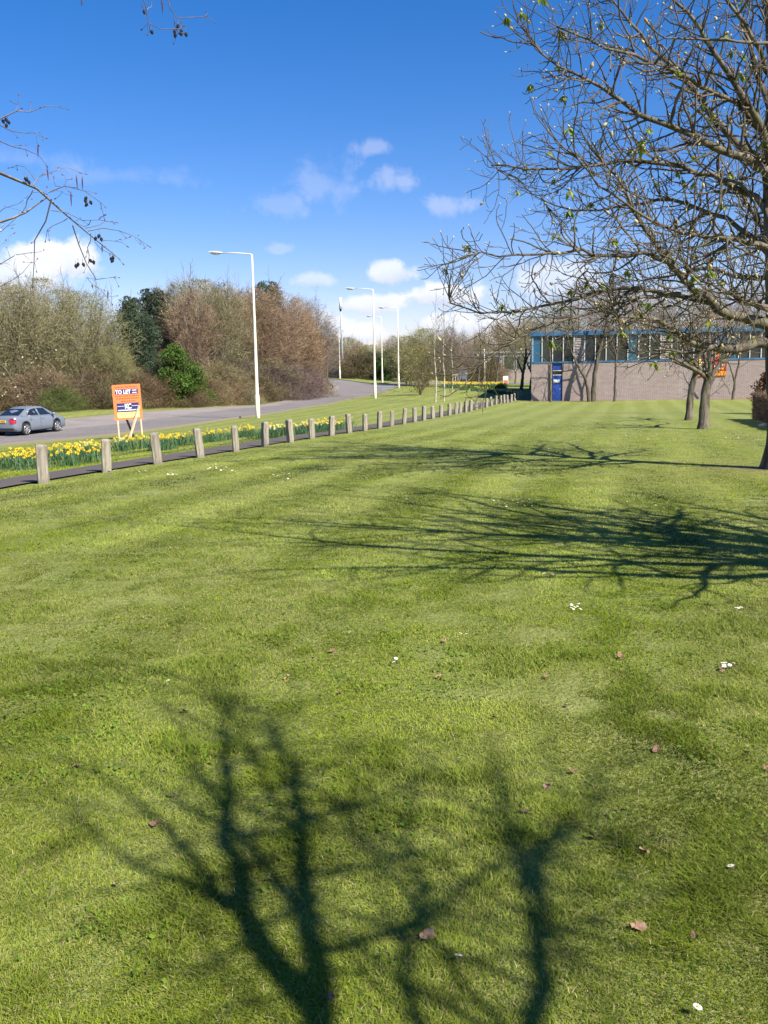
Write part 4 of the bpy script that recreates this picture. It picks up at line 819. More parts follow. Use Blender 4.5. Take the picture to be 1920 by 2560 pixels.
for px, D, h, cl in [(800, 178, 4.5, SHR), (835, 182, 5, DSH), (875, 172, 4.5, SHR), (900, 168, 4.2, DSH), (925, 170, 4.6, (.10, .09, .05)), (1010, 165, 4.5, DSH), (1085, 168, 4, SHR), (1140, 170, 4.5, SHR), (1180, 165, 3.5, DSH), (1215, 168, 3.5, DSH), (770, 172, 4, SHR), (1050, 175, 5, SHR), (740, 168, 4, SHR)]:
    plant('shrub', px, D, h, vary(cl, .1), 'dark shrub at the foot of the far belt of trees', 'shrubs at the foot of the far belt', 1.6)
plant('green', 972, 158, 5.2, (.045, .10, .022), 'dark green evergreen bush behind the road junction', None, 1.3)
plant('olive', 1068, 126, 7.6, (.25, .24, .11), 'rounded yellow green willow left of the far daffodils', None, 1.15); plant('olive', 1020, 132, 6.8, (.20, .18, .10), 'olive brown tree behind the bushy willow', None, 1.0)
plant('red', 1125, 122, 7.6, (.22, .17, .13), 'grey brown bare tree right of the rounded willow', None, 1.0); plant('bare', 1155, 128, 7.0, (.20, .16, .13), 'bare tree above the far daffodils', None, 1.0)
# bushy many stemmed willow on the verge
def bushy():
    t = Tree(81); b = gp(1051, 986, 90)
    for k in range(17):
        a = k * 2.4; el = R_(t.r.uniform(32, 85)); L = t.r.uniform(3.2, 4.7); d = Vector((math.cos(a) * math.cos(el), math.sin(a) * math.cos(el), math.sin(el))); p = [b]
        for j in range(4): d = (d + t.rv(.07) + Vector((0, 0, .04))).normalized(); p.append(p[-1] + d * L / 4)
        pp, rd = t.limb(p, .035, .008, None, .02); t.kids(pp, rd, L * .8, 0, [dict(step=.3, wob=.07, trop=.03, taper=.4, rmin=.008, kids=4, ang=32, ratio=.42, rr=.6, start=.2, minL=.5), dict(step=.25, wob=.08, trop=.02, taper=.5, rmin=.007, kids=3.2, ang=35, ratio=.5, rr=.7, start=.2, minL=.35), dict(step=.25, wob=.1, trop=.02, taper=.7, rmin=.006, kids=0, ang=35, ratio=.5)], 0, start=.15)
    root = empty('bushy_willow', b); tag(root, 'round many stemmed bushy willow on the grass by the side road', 'shrub')
    o = link_mesh('stems', t.mesh('stems', None, b), M_twigs, root); o.color = (.185, .150, .085, 1)
    V, L, S = puffs(5, (.3, 4.6, 3.0, ENV['dome']), 5000, (.03, .07), .2); o = link_mesh('crown', mesh_np('crown', V, L, S), M_leafy, root); o.color = (.27, .23, .08, 1)
bushy()
for kd in MODELS:
    for m in MODELS[kd]:
        if id(m) not in used: print('UNUSED', m.name)

# ------------------------------------------------------------------ hedge at the right
def hedge():
    A = at(1880, 1048, 41); B = at(1934, 1068, 36); a = np.array([A.x, A.y]); b = np.array([B.x, B.y]); d = (b - a) / np.linalg.norm(b - a)
    a = a; L = 9.5; n_ = np.array([-d[1], d[0]]); n_ = n_ if n_[0] > 0 else -n_; w = 1.6; h = 1.12; r = np.random.default_rng(3); n = 46000
    s = r.random(n) * L; t = r.random(n) * w; z = r.random(n) * h; face = r.random(n)
    t = np.where(face < .45, np.abs(r.normal(0, .10, n)), t); z = np.where((face > .45) & (face < .8), h - np.abs(r.normal(0, .08, n)), z); s = np.where(face > .9, np.abs(r.normal(0, .1, n)), s)
    z = z * (1 + .05 * np.sin(s * 3)); X = a[0] + d[0] * s + n_[0] * t; Y = a[1] + d[1] * s + n_[1] * t; P = np.stack([X, Y, gz(X, Y) + z * .98], -1)
    dd = np.array([0, 0, .8]) + r.normal(0, .6, (n, 3)); dd /= np.linalg.norm(dd, axis=1)[:, None]; ln = (.08 + .16 * r.random(n))[:, None]; sd_ = np.cross(dd, r.normal(0, 1, (n, 3))); sd_ /= np.linalg.norm(sd_, axis=1)[:, None]; hw = sd_ * (.004 + .006 * r.random(n))[:, None]
    V = np.stack([P - hw, P + hw, P + dd * ln], 1); b0 = np.array([a[0], a[1], G(*a)]); lv = r.random(n) < .35; V[lv, 2] = V[lv, 0] + dd[lv] * ln[lv] * .3; V[lv, 1] += sd_[lv] * .03
    root = empty('hedge', tuple(b0)); tag(root, 'clipped reddish brown hedge at the right before the brick wall', 'hedge')
    o = link_mesh('twigs', mesh_np('twigs', V.reshape(-1, 3) - b0, np.arange(n * 3), np.full(n, 3)), objcol_mat('hedge_twigs', .5), root); o.color = (.20, .135, .09, 1)
    t2 = Tree(2)
    for k in range(60):
        s0 = r.random() * L; t0 = .2 + r.random() * (w - .4); x = a[0] + d[0] * s0 + n_[0] * t0; y = a[1] + d[1] * s0 + n_[1] * t0; g = G(x, y); t2.limb([(x, y, g), (x + r.normal(0, .1), y, g + .5), (x + r.normal(0, .2), y, g + 1.0)], .02, .006, 4, .01)
    link_mesh('stems', t2.mesh('stems', None, Vector(b0)), M_bark_br, root)
    # orange brown shrub behind the hedge
    b1 = at(1912, 990, 50); b1 = Vector((b1.x + .6, b1.y, G(b1.x, b1.y))); t3 = Tree(12)
    for k in range(8): an = k * .8; t3.limb([(0, 0, 0), (math.cos(an) * .4, math.sin(an) * .4, 1.0), (math.cos(an) * .8, math.sin(an) * .8, 1.9)], .03, .01, None, .02)
    root = empty('beech_shrub', tuple(b1)); tag(root, 'rusty orange leaved shrub rising behind the hedge', 'shrub'); link_mesh('stems', t3.mesh('stems'), M_bark_br, root)
    V, L_, S = puffs(9, (.3, 2.6, 1.1, ENV['bush']), 9000, (.04, .09), .1, cut=.25, scale=.4); o = link_mesh('leaves', mesh_np('leaves', V, L_, S), M_leafy, root); o.color = (.30, .105, .025, 1)
hedge()

# ------------------------------------------------------------------ building
def brick_mat():
    m = bpy.data.materials.new('pinkish_brick'); m.use_nodes = True; N = NT(m.node_tree); out = N.n('ShaderNodeOutputMaterial'); p = N.n('ShaderNodeBsdfPrincipled'); N.l(p.outputs[0], out.inputs[0])
    g = N.n('ShaderNodeTexCoord'); t = g.outputs['Object']; s = N.n('ShaderNodeSeparateXYZ'); N.l(t, s.inputs[0])
    cv = N.n('ShaderNodeCombineXYZ'); N.l(N.math('ADD', s.outputs[0], s.outputs[1]), cv.inputs[0]); N.l(s.outputs[2], cv.inputs[1])
    b = N.n('ShaderNodeTexBrick'); N.l(cv.outputs[0], b.inputs['Vector']); b.inputs['Scale'].default_value = 1.0; b.inputs['Brick Width'].default_value = .30; b.inputs['Row Height'].default_value = .10; b.inputs['Mortar Size'].default_value = .013
    b.inputs['Color1'].default_value = (.30, .24, .215, 1); b.inputs['Color2'].default_value = (.37, .30, .265, 1); b.inputs['Mortar'].default_value = (.13, .105, .10, 1); b.inputs['Bias'].default_value = 0
    c = N.mix(N.math('MULTIPLY', N.ramp(N.noise(t, .6, 5), .4, .7), .35), b.outputs['Color'], (.24, .185, .175)); c = N.mix(N.math('MULTIPLY', N.ramp(N.noise(N.map(t, (1.5, 1.5, .25)), 1.0, 4), .55, .75), .3), c, (.40, .34, .30))
    N.l(c, p.inputs['Base Color']); p.inputs['Roughness'].default_value = .9; bu = N.n('ShaderNodeBump'); bu.inputs['Strength'].default_value = .5; bu.inputs['Distance'].default_value = .01; N.l(b.outputs['Fac'], bu.inputs['Height']); bu.invert = True; N.l(bu.outputs[0], p.inputs['Normal'])
    return m
M_brick = brick_mat()
M_blue = mat('blue_frame', (.032, .105, .21), .5, .3, noise=[(2, (.07, .165, .28), .4, .65)])
M_blued = mat('blue_door_paint', (.010, .038, .20), .35, .5, noise=[(3, (.020, .065, .30), .45, .6), (14, (.10, .14, .30), .64, .72)])
M_glassd = mat('dark_glass', (.020, .024, .026), .12, .5, noise=[(.5, (.035, .040, .036), .4, .6)])
M_glassb = mat('blue_tinted_glass', (.02, .10, .19), .2, .5, noise=[(1.5, (.02, .10, .16), .4, .6)])
M_white = mat('white_paint', (.70, .70, .68), .5, .4, noise=[(3, (.55, .55, .52), .5, .7)])
M_louv = mat('louvre_metal', (.50, .47, .44), .5, .5, noise=[(6, (.30, .26, .23), .4, .6)])
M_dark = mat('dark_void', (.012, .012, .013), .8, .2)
M_red = mat('sign_red', (.50, .018, .014), .5, .4); M_yel = mat('sign_yellow', (.78, .42, .02), .5, .4); M_orange = mat('sign_orange', (.88, .20, .065), .5, .4)
M_navy = mat('sign_navy', (.028, .025, .13), .5, .4); M_cream = mat('sign_cream', (.85, .72, .24), .5, .4); M_wht = mat('lettering_white', (.85, .85, .86), .5, .3)
def building():
    c0 = at(1328, 1003, 81); x0 = c0.x; y0 = 81.0; zb = -1.75; zg = c0.z; Wd = 46.0; Dp = 32.0; zt = zg + 3.18; zw = zt + .14; zwt = zg + 5.45; zp = zg + 5.82
    TH = R_(-9.5); root = empty('brick_building', (x0, y0, zg), TH)
    def ux(px): k = (px - 960) / F * 1.006; return (k * y0 - x0) / (math.cos(TH) - k * math.sin(TH))
    tag(root, 'long low brick factory with a blue framed window band and blue door', 'building')
    def L(m, nm, mt, par=root): return m.build(nm, mt, par)
    z = lambda v: v - zg
    dx0, dx1 = ux(1381), ux(1403.5)
    w = MB(); w.box(0, dx0 - .06, 0, .35, z(zb), z(zt)); w.box(dx1 + .06, Wd, 0, .35, z(zb), z(zt)); w.box(dx0 - .06, dx1 + .06, .22, .35, z(zb), z(zt)); w.box(0, .35, .35, Dp, z(zb), z(zt)); w.box(Wd - .35, Wd, .35, Dp, z(zb), z(zt)); w.box(.35, Wd - .35, Dp - .35, Dp, z(zb), z(zt)); L(w, 'wall', M_brick)
    r = MB(); r.box(-.12, Wd + .1, -.14, Dp + .1, z(zwt), z(zp), bev=.02); L(r, 'roof', M_blue)
    f = MB(); f.box(-.03, Wd, -.04, .30, z(zt) + .003, z(zw)); f.box(-.03, .10, -.04, .12, z(zw) + .002, z(zwt) - .002); f.box(-.03, .1, Dp - .1, Dp, z(zw) + .002, z(zwt) - .002)
    f.box(-.03, .3, .31, Dp, z(zt) + .003, z(zw)); L(f, 'window_frame', M_blue)
    n = 52; bw = Wd / n; lou = {4, 12, 13, 24, 35}
    for k in range(n):
        a, b = k * bw, (k + 1) * bw
        if k in (4, 12, 24, 35):
            lb = MB(); lb.box(a + .05, b - .05, .12, .16, z(zw), z(zwt)); 
            for j in range(15): q = z(zw) + .06 + j * (zwt - zw - .1) / 15; lb.quad((a + .05, -.02, q), (b - .05, -.02, q), (b - .05, .10, q + .10), (a + .05, .10, q + .10))
            L(lb, 'louvre', M_louv)
        else:
            g = MB(); g.box(a + .03, b - .03, .08, .10, z(zw), z(zwt)); L(g, 'window', M_glassb if k in (0, 9, 17, 18, 30) else M_glassd)
        mm = MB(); mm.box(a + .10 * (k == 0) - (.025 if k else 0), a + .10 * (k == 0) + .03, -.02, .10, z(zw) + .003, z(zwt) - .003); L(mm, 'mullion', M_white)
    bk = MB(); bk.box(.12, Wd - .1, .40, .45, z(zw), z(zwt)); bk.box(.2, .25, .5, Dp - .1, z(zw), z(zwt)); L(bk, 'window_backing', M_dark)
    for k in range(14):
        g = MB(); g.box(.06, .09, .4 + k * 2.2, 2.5 + k * 2.2, z(zw), z(zwt)); L(g, 'window', M_glassb if k % 3 == 0 else M_glassd)
    # door with transom
    d = MB(); d.box(dx0, dx1, .10, .16, z(zg) - .1, z(zg) + 2.15); dd = L(d, 'door', M_blued)
    q = MB(); q.box(dx0 + .06, dx1 - .2, .085, .098, 1.52, 1.80); qq = L(q, 'notice', mat('pale_notice', (.62, .74, .62), .5, .3, noise=[(8, (.80, .85, .78), .45, .6)]), dd)
    q = MB(); q.tube([(dx1 - .12, .10, 1.0), (dx1 - .12, .05, 1.0), (dx1 - .22, .05, 1.0)], .015, 6); L(q, 'handle', M_white, dd)
    t = MB(); t.box(dx0, dx1, .10, .16, 2.60, z(zt)); L(t, 'transom_panel', M_blued)
    t = MB(); t.box(dx0, dx1, .12, .16, 2.22, 2.52); L(t, 'transom_window', M_glassd); t = MB(); t.box(dx0, dx1, .08, .17, 2.52, 2.58); t.box(dx0, dx1, .08, .17, 2.16, 2.21); L(t, 'door_frame', M_white)
    p = MB(); p.tube([(dx0 - .25, -.06, -.2), (dx0 - .25, -.06, z(zt))], .045, 8); L(p, 'drainpipe', M_white)
    # wall signs
    def sign(px0, px1, py0, py1, label, cells):
        X0 = ux(px0); X1 = ux(px1); Dq = y0 + X0 * math.sin(TH); Z1 = at(px0, py0, Dq).z; Z0 = at(px0, py1, Dq).z; s = empty('wall_sign', (x0 + X0 * math.cos(TH) + .03 * math.sin(TH), Dq - .03, Z0), TH); tag(s, label, 'sign')
        b = MB(); b.box(0, X1 - X0, -.04, 0, 0, Z1 - Z0, bev=.005); b.build('board', M_red, s)
        for (u0, u1, v0, v1, mt, nm) in cells:
            c = MB(); c.box(u0 * (X1 - X0), u1 * (X1 - X0), -.048, -.0405, v0 * (Z1 - Z0), v1 * (Z1 - Z0)); c.build(nm, mt, s)
    sign(1731, 1748, 896, 942, 'narrow yellow and red wall sign left of the large one, half hidden by branches', [(.08, .92, .45, .95, M_cream, 'panel'), (.1, .9, .05, .12, M_orange, 'stripe'), (.2, .8, .25, .32, M_wht, 'lettering')])
    sign(1774, 1807, 898, 941, 'wide red and yellow wall sign on the brick wall, right of two chestnut trunks', [(.04, .96, .06, .28, M_yel, 'panel'), (.10, .90, .12, .15, M_red, 'lettering'), (.10, .90, .19, .22, M_red, 'lettering'), (.12, .4, .5, .66, M_wht, 'lettering'), (.46, .52, .42, .78, M_wht, 'lettering'), (.58, .9, .62, .70, M_wht, 'lettering'), (.58, .84, .40, .52, M_yel, 'lettering')])
    sign(1776, 1790, 878, 897, 'small red wall sign just above the wide red and yellow one', [(.2, .8, .3, .6, M_yel, 'panel')])
building()
def back_building():
    c = at(1268, 958, 172); root = empty('brick_building', (c.x - 6, c.y, G(c.x, c.y) - .2)); tag(root, 'distant low brick building with grey windows behind the trees left of the factory', 'building')
    w = MB(); w.box(0, 26, 0, 12, -1, 2.0); w.build('wall', M_brick, root); w = MB(); w.box(0, 26, .1, 12, 2.002, 5.0); w.build('upper_wall', mat('grey_cladding', (.16, .17, .19), .6, .4, noise=[(1, (.22, .22, .22), .4, .6)]), root)
    for k in range(11):
        g = MB(); g.box(.8 + k * 2.3, 2.5 + k * 2.3, .02, .09, 2.25, 4.4); o = g.build('window', M_glassd, root); f = MB(); f.box(.7 + k * 2.3, .8 + k * 2.3, -.02, .08, 2.2, 4.5); f.box(2.5 + k * 2.3, 2.6 + k * 2.3, -.02, .08, 2.2, 4.5); f.build('frame', M_white, o)
    r = MB(); r.box(-.2, 26.2, -.2, 12.2, 5.003, 5.35, bev=.02); r.build('roof', M_louv, root)
    c = at(1122, 945, 178); root = empty('white_house', (c.x - 2.0, c.y, G(c.x, c.y) - .2)); tag(root, 'small white gabled house glimpsed between the far trees', 'house')
    w = MB(); w.box(0, 4.6, 0, 5, 0, 3.2); w.add([(0, 0, 3.2), (4.6, 0, 3.2), (2.3, 0, 4.6)], [(0, 1, 2)]); w.build('wall', M_white, root); w = MB(); w.add([(-.2, -.2, 3.1), (2.3, -.2, 4.75), (2.3, 5.2, 4.75), (-.2, 5.2, 3.1), (4.8, -.2, 3.1), (4.8, 5.2, 3.1)], [(0, 1, 2, 3), (1, 4, 5, 2)]); w.build('roof', M_asph, root)
    for a in (.7, 2.8): w = MB(); w.box(a, a + 1.1, -.03, .02, 1.2, 2.4); w.build('window', M_glassd, root)
back_building()

# ------------------------------------------------------------------ timber posts along the path
M_post = bark_mat('weathered_timber', (.19, .165, .125), (.33, .295, .225), (.17, .155, .11), (14, 14, 2.2))
PX = [102, 262, 392, 499, 589, 662, 726, 780, 829, 873.5, 913, 949, 980, 1010.5, 1037.5, 1060, 1083, 1103, 1124, 1140.5, 1151, 1164, 1177, 1192, 1205, 1216.5, 1229, 1239.6, 1250.5, 1260, 1268.6, 1277.7, 1286.7, 1294.6, 1303]
def post_proto(seed):
    r = random.Random(seed); root = empty('timber_post'); m = MB(); w = .084; h = .68
    P = []; lv = [(-.15, 1), (.02, 1), (.22, .99), (.45, .985), (h - .035, .98), (h, .80)]
    for z, k in lv:
        for j, (a, b) in enumerate([(-1, -.8), (-.8, -1), (.8, -1), (1, -.8), (1, .8), (.8, 1), (-.8, 1), (-1, .8)]): P.append((a * w * k + r.uniform(-.004, .004), b * w * k + r.uniform(-.004, .004), z + (r.uniform(-.012, .008) if z > .6 else 0)))
    Fc = [tuple(range(8))[::-1]]
    for i in range(5):
        for j in range(8): Fc.append((i * 8 + j, i * 8 + (j + 1) % 8, i * 8 + 8 + (j + 1) % 8, i * 8 + 8 + j))
    Fc.append(tuple(40 + j for j in range(8))); m.add(P, Fc); return m.build('timber_post', M_post), root
protos = []
for sdd in range(3):
    o, e = post_proto(sdd); bpy.data.objects.remove(e); protos.append(o)
kslope = math.tan(R_(14.7)); first = [True] * 3
for i, px in enumerate(PX):
    # meet of the sight line with the row of posts
    rv = ray(px, 1100); rx = rv.x / rv.y; D = (PA[0] - kslope * PA[1]) / (rx - kslope) if i else 15.7
    k = i % 3; o = protos[k] if first[k] else protos[k].copy()
    if first[k]: first[k] = False
    else: C.objects.link(o)
    x = rx * D; o.location = (x, D, G(x, D)); o.rotation_euler = (R_(random.gauss(0, 1.8)), R_(random.gauss(0, 2.2)), R_(20 + random.gauss(0, 14))); o.scale = (random.uniform(.92, 1.06), random.uniform(.9, 1.06), random.uniform(.93, 1.05))
    sp = ['first', 'second', 'third', 'fourth', 'fifth', 'sixth', 'seventh', 'eighth', 'ninth', 'tenth']
    if i < 10: lb = 'weathered square timber post, %s from the near end of the row by the path' % sp[i]
    elif i < 25: lb = 'weathered timber post %d places along the row beside the path' % (i + 1)
    else: lb = 'small weathered post number %d from the near end, in the far stretch of the row' % (i + 1)
    tag(o, lb, 'post', 'timber posts along the footpath')

# ------------------------------------------------------------------ street lamps
M_lampc = mat('cream_paint', (.62, .56, .42), .45, .4, noise=[(.6, (.70, .66, .54), .4, .6), (4, (.45, .40, .28), .66, .76)])
M_lampg = mat('lamp_grey', (.40, .41, .42), .4, .5)
def lamp(px, py, D, H, arm, label, az=180.0):
    b = gp(px, py, D); root = empty('street_lamp', b); tag(root, label, 'street lamp', 'cream street lamps along the road')
    m = MB(); m.tube([(0, 0, -.2), (0, 0, .25), (0, 0, 1.4), (0, 0, 1.42), (0, 0, H * .6), (0, 0, H)], [.135, .135, .13, .10, .078, .05], 12); m.build('pole', M_lampc, root)
    a = R_(az); dx, dy = math.cos(a), math.sin(a); m = MB(); m.tube([(0, 0, H - .02), (dx * .12, dy * .12, H + .03), (dx * arm * .5, dy * arm * .5, H + .10), (dx * arm, dy * arm, H + .12)], [.04, .036, .03, .028], 8); m.build('arm', M_lampc, root)
    # lantern
    ms = Matrix.Translation((dx * (arm + .33), dy * (arm + .33), H + .12)) @ Matrix.Rotation(a, 4, 'Z') @ Matrix.Rotation(R_(-4), 4, 'Y')
    m = MB(); P = []; n = 10
    for u, w, hh in [(-.42, .06, .05), (-.3, .11, .08), (0, .16, .11), (.3, .14, .10), (.45, .06, .05)]:
        for k in range(n): an = 6.283 * k / n; P.append(ms @ Vector((u, math.cos(an) * w, max(-.3, math.sin(an)) * hh)))
    Fc = [tuple(range(n)), tuple(40 + k for k in reversed(range(n)))]
    for i in range(4):
        for k in range(n): Fc.append((i * n + k, i * n + (k + 1) % n, i * n + n + (k + 1) % n, i * n + n + k))
    m.add(P, Fc, True); ln = m.build('lantern', M_lampg, root); m = MB(); m.blob(ms @ Vector((.05, 0, -.045)), .28, (1, .42, .28), 10, 6, M=ms.to_3x3()); m.build('lens', mat('lamp_lens', (.62, .62, .58), .25, .5), ln)
    m = MB(); m.box(-.07, .07, -.137, -.12, .45, 1.05); m.build('access_door', M_lampc, root)
    return root
def Hof(px0, py0, px1, py1, D): return at(px1, py1, D).z - at(px0, py0, D).z
lamp(645, 1044, 57, Hof(645, 1044, 631, 634, 57), 1.75, 'tall cream street lamp at left, nearest one, right of the orange board', 182)
lamp(938, 996, 86, Hof(938, 996, 935, 723, 86), 1.7, 'cream street lamp beside the road before the junction, second nearest', 180)
lamp(997, 970, 117, Hof(997, 970, 997, 770, 117), 1.6, 'cream street lamp at the right of the junction beside the bushy willow', 180)
lamp(956, 958, 142, Hof(956, 958, 956, 792, 142), 1.5, 'thin far cream street lamp on the verge beyond the junction', 180)
lamp(850, 946.6, 162, 8.0, .9, 'far cream street lamp in front of the phone mast fence', 60)
# thin grey lamp by the second building
b = gp(1212, 957, 150); root = empty('street_lamp', b); tag(root, 'thin pale grey pole lamp by the far kerb left of the red and white board', 'street lamp')
m = MB(); m.tube([(0, 0, -.2), (-.02, 0, 3), (-.08, 0, 5.2)], [.10, .075, .05], 8); m.build('pole', mat('galvanised', (.48, .47, .46), .5, .4), root); m = MB(); m.blob((-.1, 0, 5.3), .16, (1, 1, .7), 8, 5); m.build('lantern', M_white, root)
# phone mast
b = gp(857, 944, 168); root = empty('phone_mast', b); tag(root, 'slim grey phone mast with a white antenna shroud behind the fence', 'mast'); Hm = at(853, 744, 168).z - b.z
m = MB(); m.tube([(0, 0, 0), (0, 0, Hm * .5), (-.12, 0, Hm - 2.2)], [.22, .17, .11], 10); m.build('pole', mat('mast_grey', (.36, .40, .42), .45, .5), root); m = MB(); m.tube([(-.12, 0, Hm - 2.0), (-.12, 0, Hm)], .24, 12); m.build('antenna', M_white, root); m = MB(); m.tube([(-.12, 0, Hm - 2.35), (-.12, 0, Hm - 2.0)], [.14, .2], 10); m.build('collar', M_dark, root)
b = gp(861, 943.5, 166.5); root = empty('timber_fence', b); tag(root, 'grey close boarded timber enclosure fence at the foot of the phone mast', 'fence'); m = MB(); rr = random.Random(2)
for k in range(9): m.box(-.7 + k * .33, -.7 + k * .33 + .30, 0, .03 + rr.random() * .02, -.1, 1.85 + rr.uniform(-.03, .05))
m.build('boards', mat('grey_boards', (.25, .22, .17), .85, .2, noise=[((3, 3, .3), (.36, .33, .27), .4, .6)]), root); m = MB(); m.box(-.8, 2.3, .055, .11, .4, .5); m.box(-.8, 2.3, .055, .11, 1.3, 1.4); m.build('rails', M_bark_br, root)
b = gp(840, 943.5, 165.5); root = empty('equipment_cabinet', b); tag(root, 'black equipment cabinet left of the grey timber fence', 'cabinet'); m = MB(); m.box(-.65, .58, 0, .7, -.1, 1.80, bev=.03); m.build('cabinet_body', mat('cabinet_black', (.012, .016, .022), .5, .4), root)
m = MB(); m.box(-.6, -.06, -.03, -.002, .08, 1.72); m.box(-.03, .52, -.03, -.002, .08, 1.72); m.build('door', mat('cabinet_door', (.016, .02, .028), .4, .4), root); m = MB(); m.box(-.70, .63, -.05, .75, 1.803, 1.86); m.build('lid', M_dark, root)
# distant boards
def board(px, py, D, w, h, legs, m1, label, extra=None, name='notice_board'):
    b = gp(px, py, D); root = empty(name, b); tag(root, label, 'sign'); m = MB(); m.box(-w / 2, w / 2, -.04, 0, legs, legs + h, bev=.01); m.build('board', m1, root)
    for sx in (-1, 1): m = MB(); m.box(sx * w * .45 - .05, sx * w * .45 + .05, .004, .09, -.1, legs + h * .98); m.build('post', M_lampg, root)
    for (u0, u1, v0, v1, mt) in extra or []: m = MB(); m.box(-w / 2 + u0 * w, -w / 2 + u1 * w, -.05, -.0405, legs + v0 * h, legs + v1 * h); m.build('panel', mt, root)
board(1158, 958, 150, 1.15, 1.6, .75, mat('slate_board', (.10, .13, .18), .5, .4), 'slate blue board on two posts beyond the far daffodils'); board(1264, 960, 148, .80, 1.25, 0.02, M_white, 'low red and white board at the far kerb before the second building', [(.08, .92, .12, .38, M_red), (.08, .92, .44, .52, M_red)])
board(1142, 959, 152, .45, .3, 1.2, M_white, 'tiny white sign on a short post between the slate board and the white house')

# ------------------------------------------------------------------ TO LET board
M_pine = mat('fresh_timber', (.62, .44, .25), .7, .3, noise=[((6, 6, .8), (.72, .56, .36), .35, .65)])
def text_mesh(s, size, bold=0.0, sx=1.0):
    cu = bpy.data.curves.new('txt', 'FONT'); cu.body = s; cu.size = size; cu.offset = bold; cu.extrude = .002; cu.resolution_u = 3; o = bpy.data.objects.new('txt', cu); C.objects.link(o); bpy.context.view_layer.update()
    me = bpy.data.meshes.new_from_object(o.evaluated_get(bpy.context.evaluated_depsgraph_get())); bpy.data.objects.remove(o); me.materials.clear(); v = np.empty(len(me.vertices) * 3, np.float32); me.vertices.foreach_get('co', v); v = v.reshape(-1, 3)
    return v, me
def put_text(s, x, z, w, h, y, mt, parent, bold=.0, name='lettering'):
    v, me = text_mesh(s, 1.0, bold); mn, mx = v.min(0), v.max(0); q = np.empty_like(v); q[:, 0] = x + (v[:, 0] - mn[0]) / (mx[0] - mn[0]) * w; q[:, 2] = z + (v[:, 1] - mn[1]) / (mx[1] - mn[1]) * h; q[:, 1] = y - (v[:, 2] - mn[2]) / max(mx[2] - mn[2], 1e-6) * .004
    me.vertices.foreach_set('co', q.ravel()); me.update(); return link_mesh(name, me, mt, parent)
def to_let():
    D = 40.0; pl = gp(296, 1098, D); pr = gp(357, 1095, D + .35); ax = (pr - pl); ang = math.atan2(ax.y, ax.x); k = D / F; zb = at(325, 1050, D).z; zt = at(325, 962, D).z
    root = empty('to_let_board', pl, ang); tag(root, 'orange and navy TO LET board propped on pale timber posts by the road', 'sign'); z0 = pl.z; W_ = 1.16; x0 = -.10; zb -= z0; zt -= z0; H = zt - zb
    tilt = Matrix.Rotation(R_(-1.5), 4, 'Y')
    m = MB(); m.box(x0, x0 + W_, -.012, .012, zb, zt); b = m.build('board', M_orange, root); b.matrix_local = Matrix.Translation((.0, 0, 0)) @ Matrix.Rotation(R_(-2.0), 4, 'Y') @ Matrix.Translation((.03, 0, 0))
    def band(u0, u1, v0, v1, mt, nm='panel', dy=0): m = MB(); m.box(x0 + u0 * W_, x0 + u1 * W_, -.016 - dy, -.0125 - dy, zt - v1 * H, zt - v0 * H); return m.build(nm, mt, b)
    band(.09, .91, .13, .275, M_navy); band(.11, .90, .525, .785, M_navy); band(.11, .90, .785, .945, M_cream)
    put_text('TO LET', x0 + .10 * W_, zt - .265 * H, .55 * W_, .115 * H, -.018, M_wht, b, .03)
    for v in (.155, .225): band(.70, .86, v, v + .03, mat('pale_blue_text', (.55, .58, .72), .5, .3), 'lettering', .003)
    for v, u0, u1, n in ((.055, .1, .9, 9), (.31, .08, .92, 10), (.38, .12, .92, 9), (.46, .28, .8, 6)):
        rr = random.Random(int(v * 100)); u = u0
        while u < u1: w = rr.uniform(.03, .09); band(u, min(u1, u + w), v, v + .032, mat('dark_orange_text', (.42, .075, .025), .6, .3) if 'dark_orange_text' not in bpy.data.materials else bpy.data.materials['dark_orange_text'], 'lettering'); u += w + rr.uniform(.015, .035)
    band(.13, .39, .607, .617, M_wht, 'logo_line', .003); band(.64, .88, .607, .617, M_wht, 'logo_line', .003)
    put_text('K', x0 + .40 * W_, zt - .69 * H, .14 * W_, .145 * H, -.018, M_wht, b, .03, 'logo'); put_text('C', x0 + .50 * W_, zt - .69 * H, .13 * W_, .145 * H, -.0195, M_wht, b, .02, 'logo')
    u = .15
    while u < .86: band(u, u + .035, .715, .745, M_wht, 'lettering', .003); u += .046
    put_text('01952', x0 + .18 * W_, zt - .845 * H, .27 * W_, .045 * H, -.018, mat('olive_text', (.30, .27, .12), .6, .3), b, .0)
    for u in (.52, .57, .62, .67): band(u, u + .035, .80, .842, bpy.data.materials['olive_text'], 'lettering')
    def leg(a, c, w=.05, nm='leg', mt=M_pine):
        a = Vector(a); c = Vector(c); d = c - a; q = d.to_track_quat('Z', 'Y').to_matrix().to_4x4(); m = MB(); m.box(-w, w, -w * .6, w * .6, 0, d.length, M=Matrix.Translation(a) @ q); return m.build(nm, mt, root)
    zr = pr.z - z0
    leg((.05, .05, -.15), (-.02, .05, zt - .05)); leg((ax.length - .0, .05, zr - .15), (ax.length - .10, .05, zt + .02))
    leg((ax.length - .08, -.10, zb + .40 * H), (.36, -.55, -.10), .045, 'brace'); leg((.30, .12, zb + .3), (.74, 1.0, .0), .04, 'brace', mat('dark_timber', (.12, .10, .085), .8, .2))
to_let()

